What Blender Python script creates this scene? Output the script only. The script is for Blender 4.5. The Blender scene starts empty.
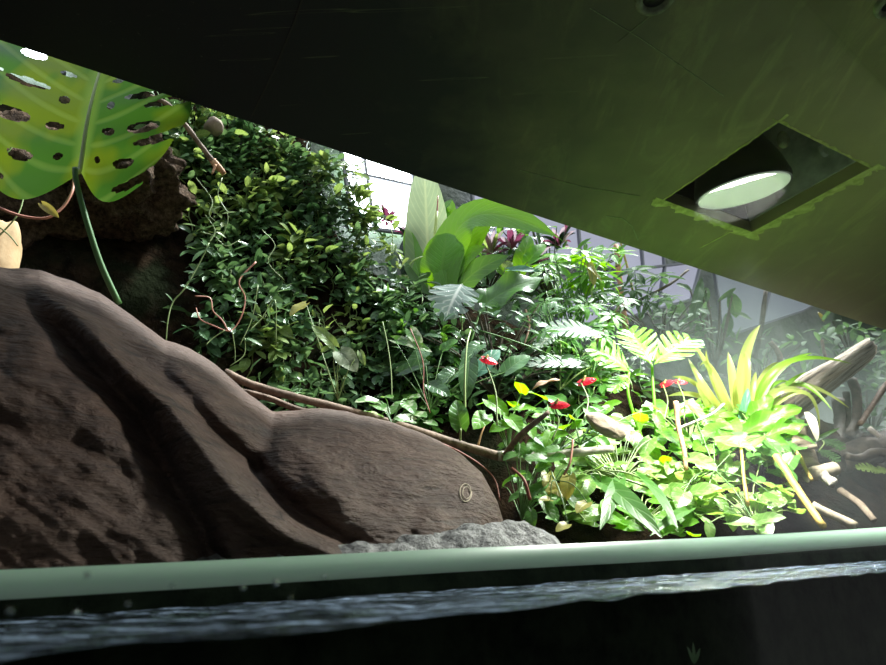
import bpy, math, random
from mathutils import Vector, Matrix, noise
V = Vector
R = random.Random(7)
scene = bpy.context.scene
COL = scene.collection

# ------------------------------------------------------------------ camera model (photo measured as 886x665)
F = 605.0; PITCH = math.radians(21.65); ROLL = math.radians(2.86)
CAM = V((0, 0, 0.014))                      # water level is z = 0
FW = V((0, math.cos(PITCH), math.sin(PITCH)))
R0 = V((1, 0, 0)); U0 = V((0, -math.sin(PITCH), math.cos(PITCH)))
CR = R0*math.cos(ROLL) - U0*math.sin(ROLL)
CU = R0*math.sin(ROLL) + U0*math.cos(ROLL)
E1 = V((0.843, 0.538, 0)); E2 = V((-0.538, 0.843, 0)); UP = V((0, 0, 1))

def ray(u, v): return FW + CR*((u-443)/F) + CU*((332.5-v)/F)
def P(u, v, Y):
    d = ray(u, v); return CAM + d*(Y/d.y)
def PE(u, v, e):
    d = ray(u, v); return CAM + d*(e/d.dot(E2))
def PZ(u, v, z):
    d = ray(u, v); return CAM + d*((z-CAM.z)/d.z)
def W(e1, e2, z): return E1*e1 + E2*e2 + UP*z
def pxs(p): return (p-CAM).dot(FW)/F        # metres per pixel at p
def lerp(a, b, t): return a+(b-a)*t
def sstep(a, b, x):
    t = max(0, min(1, (x-a)/(b-a))); return t*t*(3-2*t)
def interp(tab, x):
    if x <= tab[0][0]: return tab[0][1]
    for (a, fa), (b, fb) in zip(tab, tab[1:]):
        if x <= b:
            return lerp(fa, fb, (x-a)/(b-a))
    return tab[-1][1]
def fbm(p, o=4): return noise.fractal(p, 1.0, 2.0, o)

# ------------------------------------------------------------------ ground / planted bank
ZT = [(-1.5, 1.22), (-.02, 1.22), (.10, 1.6), (.46, 1.6), (.60, .92), (.80, .80), (1.13, .66), (1.7, .47), (3, .45), (5, .45)]
def bankF(e1, z):
    k = sstep(.55, 1.25, e1)
    b = lerp(1.28+.22*z, .84+.62*z, k)
    q = V((e1*3.1, z*3.1, .3))
    return b + .05*fbm(q, 4)
def bank(u, v, off=0.0):
    d = ray(u, v); y = .6
    while y < 4.2:
        p = CAM + d*(y/d.y)
        if p.dot(E2) > bankF(p.dot(E1), p.z)-off and p.z < interp(ZT, p.dot(E1))+.02:
            return p
        y += .012
    return CAM + d*((1.5-off)/d.dot(E2))

# ------------------------------------------------------------------ materials
def newmat(name):
    m = bpy.data.materials.new(name); m.use_nodes = True
    nt = m.node_tree; nt.nodes.clear()
    return m, nt, nt.nodes, nt.links
def N(nt, t, **kw):
    n = nt.nodes.new(t)
    for k, val in kw.items():
        if hasattr(n, k): setattr(n, k, val)
        else: n.inputs[k].default_value = val
    return n
def rgba(c): return (c[0], c[1], c[2], 1)
def mixc(nt, fac, a, b, mode='MIX'):
    n = nt.nodes.new('ShaderNodeMix'); n.data_type = 'RGBA'; n.blend_type = mode
    for sock, val in ((0, fac), (6, a), (7, b)):
        if isinstance(val, bpy.types.NodeSocket): nt.links.new(val, n.inputs[sock])
        elif sock == 0: n.inputs[0].default_value = val
        else: n.inputs[sock].default_value = rgba(val)
    return n.outputs[2]
def math_(nt, op, a, b=None, clamp=False):
    n = nt.nodes.new('ShaderNodeMath'); n.operation = op; n.use_clamp = clamp
    for i, val in enumerate((a, b)):
        if val is None: continue
        if isinstance(val, bpy.types.NodeSocket): nt.links.new(val, n.inputs[i])
        else: n.inputs[i].default_value = val
    return n.outputs[0]
def ramp(nt, fac, stops):
    n = nt.nodes.new('ShaderNodeValToRGB'); e = n.color_ramp.elements
    while len(e) < len(stops): e.new(.5)
    for el, (p, c) in zip(e, stops):
        el.position = p; el.color = rgba(c) if not isinstance(c, float) else (c, c, c, 1)
    nt.links.new(fac, n.inputs[0]); return n.outputs[0]
def ntex(nt, scale, detail=5, rough=.55, vec=None, stretch=None, rot=None, dist=0):
    tc = nt.nodes.new('ShaderNodeTexCoord'); mp = nt.nodes.new('ShaderNodeMapping')
    nt.links.new(vec or tc.outputs['Object'], mp.inputs[0])
    if stretch: mp.inputs['Scale'].default_value = stretch
    if rot: mp.inputs['Rotation'].default_value = rot
    n = nt.nodes.new('ShaderNodeTexNoise'); nt.links.new(mp.outputs[0], n.inputs['Vector'])
    n.inputs['Scale'].default_value = scale; n.inputs['Detail'].default_value = detail
    n.inputs['Roughness'].default_value = rough; n.inputs['Distortion'].default_value = dist
    return n.outputs['Fac']
def bump(nt, h, strength=.4, dist=.01, prev=None):
    n = nt.nodes.new('ShaderNodeBump'); n.inputs['Strength'].default_value = strength
    n.inputs['Distance'].default_value = dist; nt.links.new(h, n.inputs['Height'])
    if prev: nt.links.new(prev, n.inputs['Normal'])
    return n.outputs[0]
def principled(nt, col, rough=.6, spec=.5, normal=None, metal=0):
    b = nt.nodes.new('ShaderNodeBsdfPrincipled'); o = nt.nodes.new('ShaderNodeOutputMaterial')
    if isinstance(col, bpy.types.NodeSocket): nt.links.new(col, b.inputs['Base Color'])
    else: b.inputs['Base Color'].default_value = rgba(col)
    if isinstance(rough, bpy.types.NodeSocket): nt.links.new(rough, b.inputs['Roughness'])
    else: b.inputs['Roughness'].default_value = rough
    b.inputs['Specular IOR Level'].default_value = spec; b.inputs['Metallic'].default_value = metal
    if normal: nt.links.new(normal, b.inputs['Normal'])
    nt.links.new(b.outputs[0], o.inputs[0]); return b, o

def leafmat(name, c1, c2, vein, transl=.35, rough=.38, veg=None, vegamt=.5, vegscale=30, freq=34, slant=.6, veinamt=.45, spec=.5):
    m, nt, nodes, L = newmat(name)
    g = nodes.new('ShaderNodeNewGeometry'); uv = nodes.new('ShaderNodeUVMap')
    sp = nodes.new('ShaderNodeSeparateXYZ'); L.new(uv.outputs[0], sp.inputs[0])
    ua = math_(nt, 'ABSOLUTE', math_(nt, 'SUBTRACT', math_(nt, 'MULTIPLY', sp.outputs[0], 2.0), 1.0))
    base = mixc(nt, g.outputs['Random Per Island'], c1, c2)
    nz = ntex(nt, 25, 3)
    base = mixc(nt, math_(nt, 'MULTIPLY', nz, .35), base, tuple(x*.55 for x in c1))
    if veg:
        vn = ntex(nt, vegscale, 2, .5)
        base = mixc(nt, math_(nt, 'MULTIPLY', ramp(nt, vn, [(.5, 0.0), (.6, 1.0)]), vegamt), base, veg)
    lat = math_(nt, 'SINE', math_(nt, 'MULTIPLY', math_(nt, 'SUBTRACT', sp.outputs[1], math_(nt, 'MULTIPLY', ua, slant*.4)), float(freq)))
    latm = math_(nt, 'MULTIPLY', ramp(nt, math_(nt, 'ADD', math_(nt, 'MULTIPLY', lat, .5), .5), [(.8, 0.0), (1.0, 1.0)]), .6)
    mid = ramp(nt, ua, [(.03, 1.0), (.1, 0.0)])
    vm = math_(nt, 'MULTIPLY', math_(nt, 'MAXIMUM', latm, mid), veinamt)
    col = mixc(nt, vm, base, vein)
    nb = bump(nt, math_(nt, 'MULTIPLY', math_(nt, 'MAXIMUM', latm, mid), -1.0), .35, .002)
    b, o = principled(nt, col, rough, spec, nb)
    t = nodes.new('ShaderNodeBsdfTranslucent'); hs = nodes.new('ShaderNodeHueSaturation')
    L.new(col, hs.inputs['Color']); hs.inputs['Hue'].default_value = .475; hs.inputs['Saturation'].default_value = 1.1; hs.inputs['Value'].default_value = 1.7
    L.new(hs.outputs[0], t.inputs[0])
    mx = nodes.new('ShaderNodeMixShader'); mx.inputs[0].default_value = transl
    L.new(b.outputs[0], mx.inputs[1]); L.new(t.outputs[0], mx.inputs[2]); L.new(mx.outputs[0], o.inputs[0])
    return m
def roughmat(name, c1, c2, scale=20, rough=.8, bs=.5, bd=.01, stretch=None, rot=None, spec=.3, c3=None, detail=7):
    m, nt, nodes, L = newmat(name)
    n1 = ntex(nt, scale, detail, .65, stretch=stretch, rot=rot); n2 = ntex(nt, scale*.22, 4)
    stops = [(.35, c1), (.65, c2)]
    col = ramp(nt, n1, stops)
    if c3: col = mixc(nt, ramp(nt, n2, [(.48, 0.0), (.62, 1.0)]), col, c3)
    nb = bump(nt, n1, bs, bd)
    principled(nt, col, rough, spec, nb); return m
def plain(name, c, rough=.5, spec=.5, metal=0):
    m, nt, *_ = newmat(name); principled(nt, mixc(nt, math_(nt, 'MULTIPLY', ntex(nt, 40, 4), .4), c, tuple(x*.6 for x in c)), rough, spec, None, metal); return m
def emit(name, c, s):
    m, nt, nodes, L = newmat(name); e = nodes.new('ShaderNodeEmission'); o = nodes.new('ShaderNodeOutputMaterial')
    cl = mixc(nt, ntex(nt, 3, 2), c, tuple(x*.75 for x in c)); L.new(cl, e.inputs[0]); e.inputs[1].default_value = s
    L.new(e.outputs[0], o.inputs[0]); return m

M = {}
M['vine'] = leafmat('vine_leaf', (.065, .15, .055), (.14, .25, .10), (.2, .3, .12), .25, .34)
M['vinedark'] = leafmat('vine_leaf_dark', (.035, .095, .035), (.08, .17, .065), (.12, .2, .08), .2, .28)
M['vinepale'] = leafmat('vine_leaf_pale', (.12, .22, .05), (.24, .33, .10), (.35, .42, .2), .35, .35)
M['netted'] = leafmat('netted_leaf', (.16, .22, .12), (.25, .30, .17), (.4, .45, .3), .25, .45, veg=(.4, .45, .32), vegscale=90)
M['monstera'] = leafmat('monstera_leaf', (.045, .15, .026), (.045, .15, .026), (.24, .38, .10), .23, .35, veg=(.22, .26, .02), vegamt=.4, vegscale=9, freq=52, slant=.5, veinamt=.4, spec=.2)
M['nest'] = leafmat('nest_fern_leaf', (.12, .33, .025), (.17, .40, .04), (.2, .36, .06), .3, .4, freq=80, veinamt=.3)
M['nestpale'] = leafmat('nest_fern_pale_leaf', (.30, .38, .22), (.32, .42, .24), (.5, .55, .3), .55, .45, freq=90, veinamt=.5)
M['earleaf'] = leafmat('elephant_ear_leaf', (.07, .20, .035), (.10, .24, .04), (.15, .3, .06), .4, .35, freq=40)
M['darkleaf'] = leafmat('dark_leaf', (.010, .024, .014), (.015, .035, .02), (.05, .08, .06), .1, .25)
M['silver'] = leafmat('silver_leaf', (.24, .32, .27), (.30, .38, .33), (.70, .72, .66), .3, .3, freq=40, veinamt=1.0)
M['bright'] = leafmat('bright_leaf', (.09, .30, .018), (.17, .42, .035), (.26, .46, .08), .45, .38)
M['mid'] = leafmat('mid_green_leaf', (.05, .18, .025), (.11, .28, .05), (.2, .35, .1), .4, .4)
M['pothos'] = leafmat('pothos_leaf', (.10, .27, .045), (.22, .40, .08), (.36, .5, .18), .4, .35, veg=(.5, .58, .25), vegamt=.35, vegscale=45)
M['variegated'] = leafmat('variegated_leaf', (.06, .20, .03), (.12, .27, .05), (.3, .4, .2), .35, .35, veg=(.5, .55, .38), vegamt=.8, vegscale=60)
M['broad'] = leafmat('brom_leaf', (.28, .38, .09), (.40, .45, .15), (.55, .55, .1), .5, .35, freq=6, veinamt=.25)
M['bromgreen'] = leafmat('brom_green_leaf', (.13, .36, .03), (.26, .45, .04), (.4, .5, .1), .5, .35, freq=6, veinamt=.25)
M['yellowleaf'] = leafmat('yellow_leaf', (.34, .34, .07), (.44, .40, .10), (.5, .45, .1), .45, .4)
M['deadleaf'] = leafmat('dead_leaf', (.42, .28, .17), (.5, .36, .24), (.55, .4, .3), .3, .6)
M['paledead'] = leafmat('pale_dead_leaf', (.62, .56, .40), (.66, .6, .45), (.6, .5, .4), .35, .6)
M['redspathe'] = leafmat('red_spathe', (.62, .010, .022), (.70, .02, .035), (.72, .05, .06), .2, .22, veinamt=.2)
M['maroon'] = leafmat('maroon_leaf', (.11, .025, .045), (.18, .05, .07), (.26, .12, .14), .3, .35)
M['pinkgrey'] = leafmat('pink_grey_leaf', (.42, .36, .36), (.32, .22, .25), (.5, .3, .35), .3, .4)
M['teal'] = leafmat('teal_leaf', (.08, .24, .16), (.14, .30, .22), (.3, .4, .3), .35, .3)
M['fargreen'] = leafmat('far_leaf', (.045, .11, .04), (.08, .16, .06), (.15, .22, .1), .35, .6, spec=.12)
M['stemgreen'] = plain('stem_green', (.10, .22, .05), .45)
M['stempale'] = plain('stem_pale_green', (.22, .30, .10), .5)
M['stemyellow'] = plain('stem_yellow', (.42, .36, .10), .5)
M['stempink'] = plain('stem_pink', (.52, .21, .14), .5)
M['midrib'] = plain('monstera_midrib', (.50, .62, .30), .45)
M['petiole'] = plain('monstera_petiole', (.06, .16, .04), .4)
M['twigred'] = plain('twig_red_brown', (.24, .07, .04), .6)
M['bark'] = roughmat('branch_bark', (.10, .065, .045), (.26, .18, .13), 60, .75, .6, .004)
M['barkpale'] = roughmat('pale_bark', (.30, .26, .22), (.55, .50, .43), 40, .75, .5, .004)
M['peeled'] = roughmat('peeled_wood', (.40, .20, .10), (.58, .34, .20), 50, .7, .5, .004)
M['drift'] = roughmat('driftwood', (.20, .15, .10), (.50, .42, .31), 14, .8, .8, .008, stretch=(.25, 2.2, 2.2))
M['reed'] = roughmat('reed', (.48, .30, .07), (.60, .42, .12), 30, .55, .3, .003)
M['chalky'] = roughmat('chalky_wood', (.26, .21, .15), (.42, .36, .27), 30, .7, .4, .004)
M['darkwood'] = roughmat('dark_root', (.05, .045, .035), (.12, .10, .075), 30, .8, .6, .006)
M['soil'] = roughmat('soil_bank', (.006, .005, .004), (.034, .022, .014), 30, .95, 1.0, .02, c3=(.012, .015, .008), spec=.0)
M['earth'] = roughmat('earth_lump', (.035, .023, .016), (.20, .135, .092), 85, .95, 1.0, .03, spec=.1, detail=10)
M['tan'] = roughmat('tan_stone', (.36, .23, .11), (.52, .37, .21), 22, .8, .4, .006)
M['stone'] = roughmat('stone', (.16, .12, .09), (.32, .25, .19), 25, .8, .5, .006)
M['crust'] = roughmat('grey_crust', (.03, .03, .03), (.36, .36, .35), 75, .55, 1.0, .012, spec=.5)
M['wallrock'] = roughmat('rear_wall', (.045, .058, .045), (.14, .16, .14), 5, .9, .6, .05, c3=(.05, .09, .04))
M['frame'] = plain('window_frame', (.16, .17, .20), .5)
M['lampblack'] = plain('lamp_black', (.012, .013, .014), .35)
M['lampgrey'] = roughmat('hatch_metal', (.20, .21, .22), (.42, .43, .44), 18, .45, .3, .003, spec=.5)
M['black'] = plain('black_board', (.01, .01, .011), .6)
M['collar'] = roughmat('pipe_collar', (.10, .12, .07), (.22, .25, .16), 60, .7, .5, .004)
M['basin'] = roughmat('basin', (.010, .016, .010), (.035, .045, .028), 24, .9, .6, .02)

# big brown boulder
m, nt, nodes, L = newmat('brown_boulder'); M['boulder'] = m
n1 = ntex(nt, 9, 8, .62, stretch=(1.0, 1.0, 3.4), rot=(0, .45, .3), dist=.6)
n2 = ntex(nt, 70, 6, .6, stretch=(1, 1, 2.2), rot=(0, .45, .3)); n3 = ntex(nt, 3.2, 4)
c = ramp(nt, n1, [(.30, (.040, .021, .015)), (.52, (.086, .050, .036)), (.75, (.130, .084, .064))])
c = mixc(nt, ramp(nt, n3, [(.42, 0.0), (.62, .5)]), c, (.068, .047, .037))
c = mixc(nt, ramp(nt, n2, [(.30, .6), (.46, 0.0)]), c, (.055, .036, .030))
n6 = ntex(nt, 22, 5, .6, stretch=(.35, .35, 3.0), rot=(0, .55, .3), dist=.8)
c = mixc(nt, ramp(nt, n6, [(.33, .8), (.41, 0.0)]), c, (.035, .024, .020))
nb = bump(nt, n1, .8, .03); nb = bump(nt, n6, .8, .012, nb); nb = bump(nt, n2, .8, .006, nb)
principled(nt, c, ramp(nt, n2, [(.3, .70), (.7, .52)]), .22, nb)

# ceiling panel : black-green board, olive algae film, lamp light painted in toward the right
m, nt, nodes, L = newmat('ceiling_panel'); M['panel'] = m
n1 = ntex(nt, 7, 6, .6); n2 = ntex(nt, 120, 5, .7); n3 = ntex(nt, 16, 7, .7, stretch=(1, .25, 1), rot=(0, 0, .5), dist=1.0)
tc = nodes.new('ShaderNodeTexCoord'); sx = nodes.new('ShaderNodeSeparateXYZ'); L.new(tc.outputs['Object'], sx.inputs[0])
algae = ramp(nt, math_(nt, 'ADD', math_(nt, 'MULTIPLY', sx.outputs[0], .62), math_(nt, 'MULTIPLY', n1, .35)), [(.16, 0.0), (.85, 1.0)])  # algae colour plus painted light: dark unlit left, lighter toward the lamp
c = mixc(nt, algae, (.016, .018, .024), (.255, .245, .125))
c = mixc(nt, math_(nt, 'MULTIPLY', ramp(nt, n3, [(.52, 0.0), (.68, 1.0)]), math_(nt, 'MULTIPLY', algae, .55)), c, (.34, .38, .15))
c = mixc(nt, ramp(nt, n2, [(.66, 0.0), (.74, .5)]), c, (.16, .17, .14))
n4 = ntex(nt, 9, 2, .5, stretch=(.25, 6, 1), rot=(0, 0, .9)); n5 = ntex(nt, 8, 2, .5, stretch=(.2, 7, 1), rot=(0, 0, -.4))
for nn_ in (n4, n5):
    c = mixc(nt, ramp(nt, nn_, [(.697, 0.0), (.703, .45), (.709, 0.0)]), c, (.16, .18, .10))
principled(nt, c, .6, .22, bump(nt, n2, .15, .002))
M['scrape'] = roughmat('scraped_algae', (.24, .28, .08), (.48, .52, .20), 60, .8, .9, .006)

# glass, glass edge, water
def clearmat(name, tint, gloss, dirt=0.0):
    m, nt, nodes, L = newmat(name)
    t = nodes.new('ShaderNodeBsdfTransparent'); t.inputs[0].default_value = rgba(tint)
    g = nodes.new('ShaderNodeBsdfGlossy'); g.inputs['Roughness'].default_value = .02
    fr = nodes.new('ShaderNodeLayerWeight'); fr.inputs[0].default_value = .12
    mx = nodes.new('ShaderNodeMixShader'); L.new(math_(nt, 'MULTIPLY', fr.outputs['Fresnel'], gloss), mx.inputs[0])
    L.new(t.outputs[0], mx.inputs[1]); L.new(g.outputs[0], mx.inputs[2])
    out = mx.outputs[0]
    if dirt:
        d = nodes.new('ShaderNodeBsdfTranslucent'); d.inputs[0].default_value = (.8, .85, .75, 1)
        m2 = nodes.new('ShaderNodeMixShader')
        L.new(math_(nt, 'MULTIPLY', ramp(nt, ntex(nt, 4, 6, .6), [(.3, .5), (.75, 1.0)]), dirt), m2.inputs[0])
        L.new(out, m2.inputs[1]); L.new(d.outputs[0], m2.inputs[2]); out = m2.outputs[0]
    o = nodes.new('ShaderNodeOutputMaterial'); L.new(out, o.inputs[0]); return m
M['pane'] = clearmat('front_pane', (.97, .985, .97), .12)
M['glassedge'] = None
m, nt, nodes, L = newmat('green_glass_edge'); M['glassedge'] = m
c = mixc(nt, ntex(nt, 5, 3), (.33, .50, .38), (.38, .55, .43)); b, o = principled(nt, c, .35, .5)
b.inputs['Subsurface Weight'].default_value = .3; b.inputs['Subsurface Radius'].default_value = (.02, .04, .02)
M['damface'] = roughmat('dam_face', (.006, .010, .006), (.020, .028, .016), 24, .95, .5, .01, spec=.05)
m, nt, nodes, L = newmat('tank_water'); M['water'] = m
n1 = ntex(nt, 55, 3, .5, stretch=(.5, 1.6, 1), rot=(0, 0, -.57)); n2 = ntex(nt, 190, 2, .5)
nb = bump(nt, n1, .8, .02); nb = bump(nt, n2, .5, .004, nb)
g = nodes.new('ShaderNodeBsdfGlossy'); g.inputs['Roughness'].default_value = .06; g.inputs[0].default_value = (.85, .92, 1, 1); L.new(nb, g.inputs['Normal'])
t = nodes.new('ShaderNodeBsdfTransparent'); t.inputs[0].default_value = (.10, .13, .11, 1)
fr = nodes.new('ShaderNodeFresnel'); fr.inputs[0].default_value = 1.33; L.new(nb, fr.inputs['Normal'])
mx = nodes.new('ShaderNodeMixShader'); L.new(fr.outputs[0], mx.inputs[0]); L.new(t.outputs[0], mx.inputs[1]); L.new(g.outputs[0], mx.inputs[2])
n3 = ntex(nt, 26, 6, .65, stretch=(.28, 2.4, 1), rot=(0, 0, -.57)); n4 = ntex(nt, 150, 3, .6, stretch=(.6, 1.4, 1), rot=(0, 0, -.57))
df = nodes.new('ShaderNodeBsdfDiffuse'); df.inputs[0].default_value = (.44, .58, .80, 1)  # pale blue diffuse streaks paint the bright reflections on the water
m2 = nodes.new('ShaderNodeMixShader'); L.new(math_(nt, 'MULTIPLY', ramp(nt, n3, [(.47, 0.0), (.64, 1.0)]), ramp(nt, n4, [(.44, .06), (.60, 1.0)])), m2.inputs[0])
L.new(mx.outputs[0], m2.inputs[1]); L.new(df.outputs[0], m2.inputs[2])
o = nodes.new('ShaderNodeOutputMaterial'); L.new(m2.outputs[0], o.inputs[0])
m, nt, nodes, L = newmat('droplet'); M['drop'] = m
b, o = principled(nt, (.9, .95, 1), .03, .6); b.inputs['Transmission Weight'].default_value = 1; b.inputs['IOR'].default_value = 1.33
m, nt, nodes, L = newmat('lamp_lens'); M['lens'] = m
b, o = principled(nt, mixc(nt, ntex(nt, 9, 4), (.62, .70, .58), (.5, .58, .48)), .3, .5)
b.inputs['Emission Color'].default_value = (.66, .80, .62, 1); b.inputs['Emission Strength'].default_value = .2
M['sky1'] = emit('daylight_pane', (.86, .92, 1.0), 9.0)
M['sky2'] = emit('lavender_pane', (.52, .53, .68), .5)
M['sky3'] = emit('dim_pane', (.50, .58, .66), .28)

# ------------------------------------------------------------------ mesh builder
class MB:
    def __init__(s): s.v = []; s.f = []; s.uv = []
    def add(s, verts, faces, uvs=None):
        o = len(s.v); s.v += verts; s.uv += uvs or [(0.5, 0.5)]*len(verts)
        s.f += [tuple(i+o for i in f) for f in faces]
    def build(s, name, mat, parent=None, smooth=True, solid=0, **kw):
        loc = parent_world(parent) if parent else V((0, 0, 0))
        me = bpy.data.meshes.new(name)
        me.from_pydata([tuple(p-loc) for p in s.v], [], s.f)
        ul = me.uv_layers.new(name='UVMap')
        vi = [0]*len(me.loops); me.loops.foreach_get('vertex_index', vi)
        fl = []
        for i in vi: fl += s.uv[i]
        ul.data.foreach_set('uv', fl)
        if smooth: me.polygons.foreach_set('use_smooth', [True]*len(me.polygons))
        me.materials.append(M[mat] if isinstance(mat, str) else mat); me.update()
        o = bpy.data.objects.new(name, me); COL.objects.link(o)
        if parent: o.parent = parent
        if solid:
            md = o.modifiers.new('thick', 'SOLIDIFY'); md.thickness = solid; md.offset = 0
        for k, val in kw.items(): o[k] = val
        return o
def parent_world(p):
    w = V(p.location)
    while p.parent: p = p.parent; w += V(p.location)
    return w
def tag(o, label, cat, group=None, kind=None):
    o['label'] = label; o['category'] = cat
    if group: o['group'] = group
    if kind: o['kind'] = kind
    return o
def thing(name, label, cat, loc, group=None):
    o = bpy.data.objects.new(name, None); o.empty_display_size = .03; COL.objects.link(o); o.location = loc
    return tag(o, label, cat, group)
def struct(mb, name, mat, parent=None, **kw):
    o = mb.build(name, mat, parent, **kw)
    if not parent: o['kind'] = 'structure'
    return o

def catmull(pts, k=6):
    if len(pts) < 3: 
        return [pts[0].lerp(pts[-1], i/k) for i in range(k+1)]
    q = [pts[0]*2-pts[1]] + pts + [pts[-1]*2-pts[-2]]; out = []
    for i in range(1, len(q)-2):
        a, b, c, d = q[i-1], q[i], q[i+1], q[i+2]
        for j in range(k):
            t = j/k
            out.append(.5*((2*b)+(c-a)*t+(2*a-5*b+4*c-d)*t*t+(3*b-a-3*c+d)*t**3))
    out.append(pts[-1]); return out
def tube(mb, pts, r0, r1=None, n=6, k=5, lump=0, cap=True):
    r1 = r0 if r1 is None else r1
    ps = catmull(pts, k); m = len(ps); vs = []; fs = []; prev = None
    seed = R.random()*50
    for i, p in enumerate(ps):
        t = (ps[min(i+1, m-1)]-ps[max(i-1, 0)]).normalized()
        if prev is None: prev = t.orthogonal().normalized()
        x = (prev - t*prev.dot(t)).normalized(); prev = x; y = t.cross(x)
        r = lerp(r0, r1, i/(m-1))
        for j in range(n):
            a = 2*math.pi*j/n
            rr = r*(1+lump*noise.noise(p*60+V((math.cos(a), math.sin(a), seed))*1.3)) if lump else r
            vs.append(p+(x*math.cos(a)+y*math.sin(a))*rr)
    for i in range(m-1):
        for j in range(n):
            a = i*n+j; b = i*n+(j+1) % n; fs.append((a, b, b+n, a+n))
    if cap: fs += [tuple(range(n-1, -1, -1)), tuple(range((m-1)*n, m*n))]
    mb.add(vs, fs, [(.5, i/(m-1)) for i in range(m) for j in range(n)])
def box(mb, o, ax, ay, az):
    vs = [o+ax*i+ay*j+az*k for k in (0, 1) for j in (0, 1) for i in (0, 1)]
    mb.add(vs, [(0, 2, 3, 1), (4, 5, 7, 6), (0, 1, 5, 4), (2, 6, 7, 3), (0, 4, 6, 2), (1, 3, 7, 5)])
def lathe(mb, c, axis, prof, n=32):
    x = axis.orthogonal().normalized(); y = axis.cross(x).normalized(); vs = []; fs = []
    for r, h in prof:
        for j in range(n):
            a = 2*math.pi*j/n; vs.append(c+axis*h+(x*math.cos(a)+y*math.sin(a))*r)
    for i in range(len(prof)-1):
        for j in range(n):
            a = i*n+j; b = i*n+(j+1) % n; fs.append((a, b, b+n, a+n))
    fs += [tuple(range(n)), tuple(range((len(prof)-1)*n, len(prof)*n))]
    mb.add(vs, fs)
def blob(mb, c, ax, ay, az, amp=.12, fr=2.0, nu=40, nv=24, seed=0, oct=5):
    vs = []; fs = []
    for i in range(nv+1):
        th = math.pi*i/nv
        for j in range(nu):
            ph = 2*math.pi*j/nu
            d = V((math.sin(th)*math.cos(ph), math.sin(th)*math.sin(ph), math.cos(th)))
            k = 1+amp*fbm(d*fr+V((seed, seed*.7, 3)), oct)
            vs.append(c+(ax*d.x+ay*d.y+az*d.z)*k)
    for i in range(nv):
        for j in range(nu):
            a = i*nu+j; b = i*nu+(j+1) % nu; fs.append((a, a+nu, b+nu, b))
    mb.add(vs, fs)

def prof(shape, t):
    if shape == 'heart': return max(.02, (1-t)**.8*(.62+1.5*t)*.98*min(1, .55+t*3))
    if shape == 'lance': return max(.02, 1.9*t**.6*(1-t)**.85)
    if shape == 'strap': return max(.03, min(1, .45+2.2*t)*(1-t**4)**.8)
    if shape == 'round': return max(.03, (max(0, 1-(2*t-1)**2))**.5)
    return max(.02, 2.02*t**.62*(1-t)**.72)
def leaf(mb, base, tip, w, nh, shape='ovate', nl=6, nw=1, curl=.1, fold=.18, lobe=0.0, wav=0.0, mid=None, fingers=0, cut=.7, sweep=.25):
    """one leaf: w = full width in metres; the midrib runs base -> (mid) -> tip"""
    a = tip-base; L = a.length
    if L < 1e-6: return
    a.normalize(); n = nh-a*nh.dot(a)
    if n.length < 1e-4: n = a.orthogonal()
    n.normalize(); s = a.cross(n); ph = R.random()*6
    rows = 2*nw+1; vs = []; uv = []
    nl_ = nl if not fingers else fingers*8
    for i in range(nl_+1):
        t = i/nl_
        if mid is not None:
            c = base*(1-t)**2+mid*(2*t*(1-t))+tip*t*t
            tg = (mid-base)*(2*(1-t))+(tip-mid)*(2*t); tg.normalize()
            nn = n-tg*n.dot(tg); nn = nn.normalized() if nn.length > 1e-4 else n; ss = tg.cross(nn)
        else:
            c = base+a*(L*t)+n*(curl*L*4*t*(1-t)*.5); tg = a; nn = n; ss = s
        hw = .5*w*prof(shape, t)
        if fingers:
            x = (t*fingers) % 1.0
            g = 1-cut*sstep(.55, .72, x)*(1-sstep(.86, 1.0, x)) 
        else: g = 1
        for j in range(rows):
            q = (j-nw)/nw; aq = abs(q)
            gg = 1 if (not fingers or aq < .3) else g
            p = c+ss*(hw*q*gg)+nn*(fold*hw*aq*gg) - tg*(lobe*L*aq**1.5*(1-t)**3)
            if fingers: p += tg*(sweep*L*aq*gg*(1-t*.6))
            if wav: p += nn*(wav*hw*q*q*math.sin(11*t+ph+q))
            vs.append(p); uv.append((.5+.5*q, t))
    fs = [(i*rows+j, i*rows+j+1, (i+1)*rows+j+1, (i+1)*rows+j) for i in range(nl_) for j in range(rows-1)]
    mb.add(vs, fs, uv)
def rv(s=1): return V((R.uniform(-1, 1), R.uniform(-1, 1), R.uniform(-1, 1)))*s
TOC = V((0, -1, 0))

# ================================================================== SETTING
ZC = CAM.z+.75
pA, pB = PZ(0, 40, ZC), PZ(886, 330, ZC)           # visible far edge of the ceiling panel
ed = (pB-pA).normalized(); en = V((ed.y, -ed.x, 0))  # en points back over the camera
H4 = [PZ(664, 200, ZC), PZ(778, 122, ZC), PZ(870, 168, ZC), PZ(752, 232, ZC)]
mb = MB()
e0 = pA-ed*1.6; e1_ = pB+ed*2.2; b0 = e0+en*2.0; b1 = e1_+en*2.0
# strips around the hatch : ring of quads between outer rectangle and the hole, lower and upper faces
outer = [e0, b0, b1, e1_]
lo = MB(); vs = outer+H4
ring = [(0, 1, 5, 4), (1, 2, 6, 5), (2, 3, 7, 6), (3, 0, 4, 7)]
T = UP*.03
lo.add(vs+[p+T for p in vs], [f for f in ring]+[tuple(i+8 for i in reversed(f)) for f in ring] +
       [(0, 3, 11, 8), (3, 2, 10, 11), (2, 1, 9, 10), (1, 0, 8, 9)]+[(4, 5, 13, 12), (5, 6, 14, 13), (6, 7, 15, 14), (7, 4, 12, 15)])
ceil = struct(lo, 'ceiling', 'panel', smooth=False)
ceil['label'] = 'dark algae filmed ceiling board with a square lamp hatch'
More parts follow.
